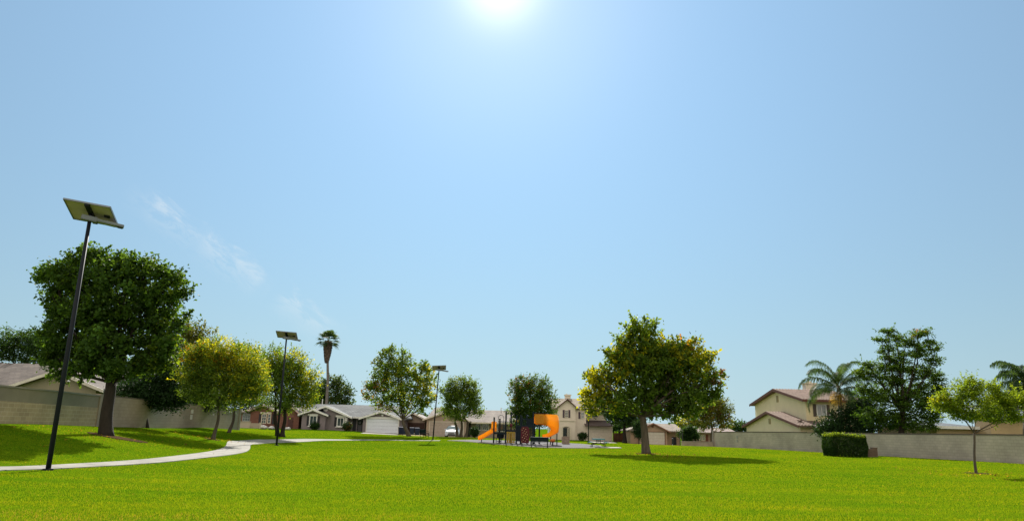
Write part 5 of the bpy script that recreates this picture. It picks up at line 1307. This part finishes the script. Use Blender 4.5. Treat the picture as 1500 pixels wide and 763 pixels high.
# ochre lower panel with slats
m = MB(); xa, xb = q(741.5,640).x, q(754.5,640).x; zt_, zb_ = q(748,632).z, q(748,648).z
for i in range(4): w_ = (xb-xa)/4; m.box(xa+i*w_+.03, xa+(i+1)*w_-.03, PY-.03, PY+.03, zb_, zt_-.12-.0*i)
m.box(xa, xb, PY-.028, PY+.028, zt_-.12, zt_); m.box(xa, xb, PY-.033, PY+.033, zb_-.03, zb_+.05); m.build("slat_panel", M_ochre, PS)
m = MB(); c = q(747.5,622.5,.2); m.ball((c.x,c.y,c.z), .16, 12, 8, (1,.4,1.25)); m.tube([(c.x,c.y,c.z),(c.x+.02,c.y,q(747,632).z)], .03, 6); m.build("speaking_tube", M_maroon, PS, smooth=True)
m = MB(); c = q(752.5,618,.9); m.lathe([(.16,0),(.2,.1),(.02,.35)], (c.x,c.y,c.z), 12); m.build("cone_finial", M_ochre, PS)
# maroon climbing wall
xa, xb = q(763.8,640).x, q(776.5,640).x; zt_, zb_ = q(770,624.5).z, q(770,648.5).z
cw = MB(); n_ = 16
cw.prism([(xa+.05,zb_),(xb-.05,zb_),(xb,zb_+.25),(xb,zt_-.2),(xb-.15,zt_),(xa+.15,zt_),(xa,zt_-.2),(xa,zb_+.25)], PY-.12, PY-.04); cwo = cw.build("climbing_wall", M_maroon, PS)
hd_ = MB()
for k in range(16): 
    hx_ = xa+.12+(xb-xa-.24)*((k*0.618)%1); hz_ = zb_+.1+(zt_-zb_-.25)*k/15; hd_.ball((hx_,PY-.15,hz_), .045, 7, 5, (1,.7,.8))
hd_.build("climbing_holds", M_hold, cwo)
m2 = MB(); m2.box(q(757.5,640).x, q(762.5,640).x, PY+.02, PY+.08, q(760,646).z, q(760,624.5).z); m2.build("side_panel", M_teal, PS)
m2 = MB(); m2.box(q(765,620).x, q(781,620).x, PY+1.72, PY+1.78, q(773,622).z, q(773,614).z); m2.build("back_panel", M_teal, PS)
# ladder right of the climbing wall
m = MB(); xa, xb = q(778,640).x, q(781,640).x
for k in range(6): z_ = q(780,647).z+k*.27; m.tube([(xa,PY+.1,z_),(xb,PY+.1,z_)], .018, 6)
m.tube([(xa,PY+.1,gzp(xa,PY)),(xa,PY+.1,q(779,620).z)], .02, 6); m.build("ladder", M_teal, PS)
# straight slide at left: trough swept along a curve
def trough(mb, pts, sides, w, hgt, th=.035):
    """pts centre line, sides: unit side vectors; U section"""
    sec = [(-w/2-th,hgt),(-w/2,hgt),(-w/2+.03,.06),(-w/4,0),(w/4,0),(w/2-.03,.06),(w/2,hgt),(w/2+th,hgt),(w/2+.0,-.02),(w/4,-th-.02),(-w/4,-th-.02),(-w/2,-.02)]
    n_ = len(sec); vs = []
    for p, s_ in zip(pts, sides):
        for a_, h_ in sec: vs.append(Vector(p)+Vector(s_)*a_+Vector((0,0,h_)))
    fs = [(i*n_+k, i*n_+(k+1)%n_, (i+1)*n_+(k+1)%n_, (i+1)*n_+k) for i in range(len(pts)-1) for k in range(n_)]
    fs += [tuple(range(n_))[::-1], tuple((len(pts)-1)*n_+k for k in range(n_))]; mb.add(vs, fs)
m = MB(); pts = []
for u_, v_ in ((721,631),(719.5,631),(717,632.5),(712,635.5),(706,638.8),(701,641.5),(698,643),(696.3,643.4)): c = q(u_, v_, .55); pts.append((c.x, c.y, c.z))
trough(m, pts, [(0.12,.99,0)]*len(pts), .62, .30); m.build("straight_slide", M_orange, PS, smooth=False)
m = MB(); c0, c1 = q(716.8,629.5,.2), q(721,619,.2)
m.box(c0.x, c1.x+.02, PY+.17, PY+.23, c0.z, c1.z+.12); m.box(c0.x, c1.x+.02, PY+.87, PY+.93, c0.z, c1.z+.12); m.tube([(c0.x+.1,PY+.2,c1.z+.1),(c0.x+.1,PY+.9,c1.z+.1)], .05, 8); m.build("slide_hood", M_orange, PS)
m = MB(); c = q(699.5,645,.55); m.tube([(c.x,c.y,gzp(c.x,c.y)-.05),(c.x,c.y,q(699,643).z)], .045, 8); m.build("slide_leg", M_teal, PS)
# spiral slide
m = MB(); pts = []; sd = []; tops_ = []
cx_, cyy = q(798.5,620,1.35).x, PY+1.35; Rr_ = .60
zs, zend = q(790,620,1).z, q(792,640.5,1.9).z; ztop = q(790,606.5,.4).z
N_ = 30
for i in range(6):
    x = q(783,620).x+(cx_-q(783,620).x)*i/6; pts.append((x, cyy-Rr_, zs-.02*i)); sd.append((0,-1,0)); tops_.append(ztop)
drop = (zs-.12-zend)*.86
for i in range(N_+1):
    t = i/N_; a_ = -math.pi/2+t*math.pi
    z_ = zs-.12-drop*t; pts.append((cx_+Rr_*math.cos(a_), cyy+Rr_*math.sin(a_), z_)); sd.append((math.cos(a_), math.sin(a_), 0))
    k_ = min(1, max(0, (t-.35)/.5)); k_ = k_*k_*(3-2*k_); tops_.append((ztop-.05*t)*(1-k_)+(z_+.42)*k_)
for i in range(1, 7):
    pts.append((cx_-.11*i, cyy+Rr_, zs-.12-drop-(zs-.12-zend-drop)*min(1, i/4))); sd.append((0,1,0)); tops_.append(pts[-1][2]+.42-.03*i)
vs = []
for p, s_, zt2_ in zip(pts, sd, tops_):
    hO = zt2_-p[2]
    sec = [(.33,hO-.02),(.36,hO*.5),(.30,.06),(.12,-.01),(-.12,-.01),(-.28,.06),(-.34,.32),(-.38,.32),(-.33,.0),(-.12,-.07),(.14,-.07),(.36,.02),(.42,hO*.5),(.37,hO)]
    for a_, h_ in sec: vs.append(Vector(p)+Vector(s_)*a_+Vector((0,0,h_)))
n_ = 14
fs = [(i*n_+k, i*n_+(k+1)%n_, (i+1)*n_+(k+1)%n_, (i+1)*n_+k) for i in range(len(pts)-1) for k in range(n_)]+[tuple(range(n_))[::-1], tuple((len(pts)-1)*n_+k for k in range(n_))]
m.add(vs, fs); sp = m.build("spiral_slide", M_orange, PS, smooth=True)
for p_ in sp.data.polygons: p_.use_smooth = True
m = MB(); x0_ = q(782.6,610).x; x1_ = q(797.5,610).x; zt_, zb_ = q(790,606.3,.3).z, q(790,620,.3).z; yh = cyy-Rr_-.46
m.box(x0_, x1_, yh, yh+.04, zb_, zt_); m2 = MB(); m2.box(x0_, x1_, yh+.94, yh+.98, zb_, zt_); m2.build('entry_panel', M_orange, PS); 
for k in range(5):
    xx = x0_+.22+k*.17; m.add([(xx,yh-.035,zb_+.12),(xx+.06,yh-.035,zb_+.12),(xx+.22,yh-.035,zt_-.12),(xx+.16,yh-.035,zt_-.12),(xx,yh+.0,zb_+.12),(xx+.06,yh+.0,zb_+.12),(xx+.22,yh+.0,zt_-.12),(xx+.16,yh+.0,zt_-.12)],[(0,1,2,3),(4,7,6,5),(0,4,5,1),(1,5,6,2),(2,6,7,3),(3,7,4,0)])
m.build("entry_panel", M_orange, PS)
m = MB(); m.box(x0_-.1, x1_+.1, yh-.02, yh+1.0, zt_+.003, zt_+.07); m.build("entry_roof", mat("dark_maroon", (.05,.012,.012), .6), PS)
m = MB(); m.box(x0_-.14, x0_-.02, yh, yh+.06, zb_+.05, zt_-.05); m.build("entry_post_panel", mat("cream_plastic", (.6,.45,.3), .6), PS)
m = MB()
for a_ in (-.3, 1.6): x = cx_+.95*math.cos(a_); y = cyy+.95*math.sin(a_); m.tube([(x,y,gzp(x,y)-.1),(x,y,zs-.9)], .05, 8)
m.build("slide_support", M_teal, PS)

PS.rotation_euler = (0, 0, R(-18)); PS.scale = (1.0, 1.0, 1.0)
# ------------------------------------------------------------------ benches, tables, blocks
def bench(label, u, d, ang, L=1.5, m_=None):
    c = G(u, d); Bn = thing("park_bench", label, "bench", c, None); m_ = m_ or M_teal
    Rz = Matrix.Rotation(ang, 3, 'Z')
    def T(x, y, z): return c+Rz @ Vector((x,y,z))
    def bx(mm, x, y, z, hx_, hy_, hz_, tilt=0):
        Rt_ = Rz @ Matrix.Rotation(tilt, 3, 'X'); mm.obox(T(x,y,z), Rt_.col[0]*hx_, Rt_.col[1]*hy_, Rt_.col[2]*hz_)
    s = MB(); [bx(s, 0, -.16+.11*k, .45, L/2, .045, .016) for k in range(4)]; s.build("seat", m_, Bn)
    s = MB(); [bx(s, 0, .24+.03*k, .56+.13*k, L/2, .065, .02, R(78)) for k in range(3)]; s.build("backrest", m_, Bn)
    for sx_ in (-1,1):
        x = sx_*(L/2-.08); 
        s = MB(); s.tube([T(x,-.2,-.05), T(x,-.2,.43)], .035, 8); s.build("leg", m_, Bn)
        s = MB(); s.tube([T(x,.2,-.05), T(x,.2,.44), T(x,.32,.90)], .035, 8); s.tube([T(x,-.2,.43), T(x,.2,.43)], .03, 8); s.build("leg", m_, Bn)
        s = MB(); s.tube([T(x,-.2,.43), T(x,-.2,.66), T(x,.25,.66)], .022, 8); s.build("armrest", m_, Bn)
    return Bn
bench("dark teal bench in front of the spiral slide seen from behind", 790, 62.5, R(180), 1.55)
bench("small dark bench seen partly from the side, left of the slim lamp post", 622, 84, R(125), 1.4, mat("dark_green_metal", (.010,.020,.024), .9, spec=.05))
# picnic table
c = G(876.5, 66); PT = thing("picnic_table", "teal picnic table with attached benches beside the thin lamp post", "picnic table", c)
M_tq = mat("teal_coated_metal", (.04,.18,.21), .9, .1, 3, spec=.2)
MB().box(c.x-.5, c.x+.5, 65.2, 66.9, c.z+.68, c.z+.77).build("tabletop", M_tq, PT)
for sx_ in (-1,1): MB().box(c.x+sx_*.58, c.x+sx_*.86, 65.2, 66.9, c.z+.42, c.z+.46).build("seat", M_tq, PT)
for yy in (65.5, 66.5):
    s = MB(); s.tube([(c.x-.66,yy,c.z-.05),(c.x-.55,yy,c.z+.28),(c.x-.12,yy,c.z+.38),(c.x-.12,yy,c.z+.72)], .035, 7); s.tube([(c.x+.66,yy,c.z-.05),(c.x+.55,yy,c.z+.28),(c.x+.12,yy,c.z+.38),(c.x+.12,yy,c.z+.72)], .035, 7); s.tube([(c.x-.72,yy,c.z+.40),(c.x-.1,yy,c.z+.36),(c.x+.1,yy,c.z+.36),(c.x+.72,yy,c.z+.40)], .03, 7)
    s.build("leg_frame", M_black, PT)
# concrete block by the playground
c = G(828.5, 71); b = MB(); b.box(c.x-.36, c.x+.36, 70.7, 71.2, c.z-.05, c.z+.75); b.box(c.x-.30, c.x+.30, 70.75, 71.15, c.z+.753, c.z+.80)
tag(b.build("stone_monument", mat("rough_tan_stone", (.27,.22,.18), .95, .3, 5, .9, 20), bevel=.03), "squat tan stone block standing right of the playground", "stone block")
# orange spring seat
c = G(809.5, 66.5); sp_ = thing("spring_rider", "small orange round seat on a short post right of the bench", "play seat", c)
m = MB(); m.lathe([(.02,.62),(.18,.62),(.26,.55),(.24,.42),(.12,.32),(.02,.32)], tuple(c), 14); m.build("seat", M_orange if False else mat("burnt_orange_plastic", (.5,.14,.03), .5), sp_, smooth=True)
m = MB(); m.tube([c-Vector((0,0,.05)), c+Vector((0,0,.34))], .06, 8); m.build("post", M_teal, sp_)
# bollard by right house
c = G(986, 100); m = MB(); m.lathe([(.13,-.05),(.13,.12),(.08,.14),(.08,.85),(.13,.88),(.13,1.0),(.05,1.06)], tuple(c), 12); tag(m.build("bollard", M_black), "short black bollard in front of the right garage house entry", "bollard")
# brown utility boxes by the hedge
for (u_, d_, w_, h_, lb) in ((1274.5, 55.8, .42, .62, "low brown utility box touching the clipped hedge's right side"), (1281, 56.3, .36, .72, "taller brown utility box right of the low one beside the hedge")):
    c = G(u_, d_); b = MB(); b.box(c.x-w_/2, c.x+w_/2, d_-.2, d_+.2, c.z-.05, c.z+h_-.06); b.box(c.x-w_/2-.02, c.x+w_/2+.02, d_-.22, d_+.22, c.z+h_-.057, c.z+h_)
    for k in range(3): b.box(c.x-w_/2+.06, c.x+w_/2-.06, d_-.212, d_-.2, c.z+.12+k*.12, c.z+.17+k*.12)
    tag(b.build("utility_box", mat("brown_box_paint", (.13,.085,.065), .7, .2)), lb, "utility box")
# wheeled bins
def bin_(label, u, d, m_):
    c = G(u, d); Bn = thing("wheelie_bin", label, "bin", c, None)
    m = MB(); z = c.z+.06; m.add([(c.x-.24,d-.27,z),(c.x+.24,d-.27,z),(c.x+.24,d+.27,z),(c.x-.24,d+.27,z),(c.x-.3,d-.36,z+.92),(c.x+.3,d-.36,z+.92),(c.x+.3,d+.36,z+.92),(c.x-.3,d+.36,z+.92)], [(0,3,2,1),(4,5,6,7),(0,1,5,4),(1,2,6,5),(2,3,7,6),(3,0,4,7)]); m.build("body", m_, Bn)
    m = MB(); m.prism([(d-.4,z+.925),(d+.38,z+.925),(d+.38,z+.99),(d-.2,z+1.03),(d-.4,z+.97)], c.x-.32, c.x+.32, 'x'); m.build("lid", m_, Bn)
    for sx_ in (-1,1): m = MB(); m.tube([(c.x+sx_*.25,d+.3,c.z+.11),(c.x+sx_*.31,d+.3,c.z+.11)], .12, 12); m.build("wheel", M_black, Bn)
Mb1 = mat("navy_plastic", (.015,.022,.05), .8); Mb2 = mat("dark_blue_plastic", (.018,.03,.065), .8)
bin_("dark blue bin standing left of the sycamore trunk by the garage", 586.5, 99, Mb1)
bin_("dark bin right beside the first bin, nearest the sycamore trunk", 592, 98.6, Mb1)
bin_("dark blue bin just right of the sycamore trunk before the brown garage", 603.5, 103, Mb2)
bin_("dark blue bin farther right before the brown garage, left of the bench", 611, 103, Mb2)

# ------------------------------------------------------------------ white car
CY = 97.0; cc_ = G(660.8, CY); CX, CZ = cc_.x, cc_.z+.035
CAR = thing("parked_car", "white compact hatchback parked nose towards the park on the tan house driveway", "car", (CX, CY, CZ))
M_car = mat("white_car_paint", (.60,.62,.68), .55, .02, 2, spec=.2, coat=0)
M_cglass = mat("car_glass", (.16,.22,.22), .25, .3, 3, spec=.3)
# cross sections along the length (y from nose at 0 to tail at 4.1): (y, half width low, half width mid, z low, z belt, z top, half width top)
secs = [(0.0,.62,.66,.32,.55,.60,.55),(.10,.78,.82,.22,.62,.70,.66),(.45,.84,.88,.18,.72,.84,.70),(1.0,.85,.89,.18,.84,.95,.72),(1.25,.85,.89,.18,.90,1.02,.70),(1.75,.85,.89,.18,.94,1.36,.60),(2.1,.85,.89,.18,.96,1.47,.58),(2.8,.85,.89,.18,.98,1.48,.57),(3.4,.85,.88,.18,1.0,1.42,.55),(3.9,.82,.86,.22,1.0,1.15,.58),(4.1,.74,.78,.32,.85,.95,.62)]
m = MB(); vs = []
for (y, wl_, wm_, zl, zb2, zt3, wt_) in secs:
    half = [(0,zl),(wl_,zl),(wm_,zl+(zb2-zl)*.45),(wm_*.985,zb2),(wt_+(wm_-wt_)*.25,zb2+(zt3-zb2)*.6),(wt_,zt3-.02),(wt_*.55,zt3+.02),(0,zt3+.035)]
    ringp = half+[(-a_,b_) for a_, b_ in half[::-1][1:-1]]
    vs += [(CX+a_, CY+y, CZ+b_) for a_, b_ in ringp]
n_ = 14; fs = [(i*n_+k, i*n_+(k+1)%n_, (i+1)*n_+(k+1)%n_, (i+1)*n_+k) for i in range(len(secs)-1) for k in range(n_)]+[tuple(range(n_))[::-1], tuple((len(secs)-1)*n_+k for k in range(n_))]
m.add(vs, fs); body = m.build("body", M_car, CAR, smooth=True)
m = MB(); m.add([(CX-.68,CY+1.16,CZ+1.07),(CX+.68,CY+1.16,CZ+1.07),(CX+.56,CY+1.78,CZ+1.47),(CX-.56,CY+1.78,CZ+1.47),(CX-.70,CY+1.30,CZ+.98),(CX+.70,CY+1.30,CZ+.98),(CX+.58,CY+1.86,CZ+1.36),(CX-.58,CY+1.86,CZ+1.36)],[(0,1,2,3),(4,7,6,5),(0,4,5,1),(1,5,6,2),(2,6,7,3),(3,7,4,0)]); m.build("windscreen", M_cglass, CAR)
for s_ in (-1,1):
    m = MB(); pts = [(1.55,1.0),(3.5,1.04),(3.25,1.36),(2.0,1.40)]
    m.add([(CX+s_*(.895-.24*max(0,(z-1.0))/.4*1.0), CY+y, CZ+z) for y, z in pts]+[(CX+s_*(.80-.24*max(0,(z-1.0))/.4), CY+y, CZ+z) for y, z in pts], [(0,1,2,3),(7,6,5,4),(0,4,5,1),(1,5,6,2),(2,6,7,3),(3,7,4,0)]); m.build("side_window", M_cglass, CAR)
    m = MB(); m.ball((CX+s_*.66, CY+.10, CZ+.66), .17, 10, 6, (1,.8,.5)); m.build("headlight", mat("headlight_clear", (.6,.65,.7), .1, spec=.9), CAR, smooth=True)
    m = MB(); m.ball((CX+s_*.98, CY+1.45, CZ+1.0), .10, 8, 6, (1,.6,.75)); m.build("wing_mirror", M_car, CAR, smooth=True)
    for y in (.75, 3.3):
        m = MB(); m.tube([(CX+s_*.70,CY+y,CZ+.31),(CX+s_*.90,CY+y,CZ+.31)], .315, 20); wh = m.build("wheel", mat("tyre_rubber", (.015,.015,.016), .8), CAR)
        m = MB(); m.tube([(CX+s_*.895,CY+y,CZ+.31),(CX+s_*.912,CY+y,CZ+.31)], .2, 12); m.build("rim", M_alu, wh)
m = MB(); m.prism([(CX-.42,CZ+.50),(CX+.42,CZ+.50),(CX+.36,CZ+.60),(CX-.36,CZ+.60)], CY-.03, CY+.12); m.build("upper_grille", M_black, CAR)
m = MB(); m.prism([(CX-.55,CZ+.22),(CX+.55,CZ+.22),(CX+.45,CZ+.42),(CX-.45,CZ+.42)], CY-.02, CY+.2); m.build("lower_grille", M_black, CAR)
m = MB(); m.box(CX-.16,CX+.16,CY-.05,CY-.031,CZ+.42,CZ+.50); m.build("number_plate", mat("plate_grey", (.5,.5,.52), .5), CAR)

# fallen leaves and clover flecks scattered on the lawn
nf = 700
cu = rng.choice(np.array([[T1.x,36],[G(312,46).x-1,46],[G(947,51).x,51],[G(947,51).x+1,47],[G(1430,33).x,32]]), nf)
lx = cu[:,0]+rng.normal(size=nf)*2.3; ly = cu[:,1]-1+rng.normal(size=nf)*2.0
kp = (lx > -22.5) & (lx < 27); lx, ly = lx[kp], ly[kp]; nf = len(lx)
lp = np.c_[lx, ly, gz(lx, ly)+.045]
V, Fc = leaves(lp, .10, None, up=1.2)
lc = np.where((rng.random(nf) < .5)[:,None], np.array((.30,.20,.05)), np.array((.16,.09,.035)))*rng.uniform(.6,1.3,(nf,1))
tag(np_mesh("fallen_leaves", V, Fc, M_grass, col=lc, origin=(0,0,0)), "dry brown fallen leaves scattered under the park trees", "fallen leaves", kind='stuff')
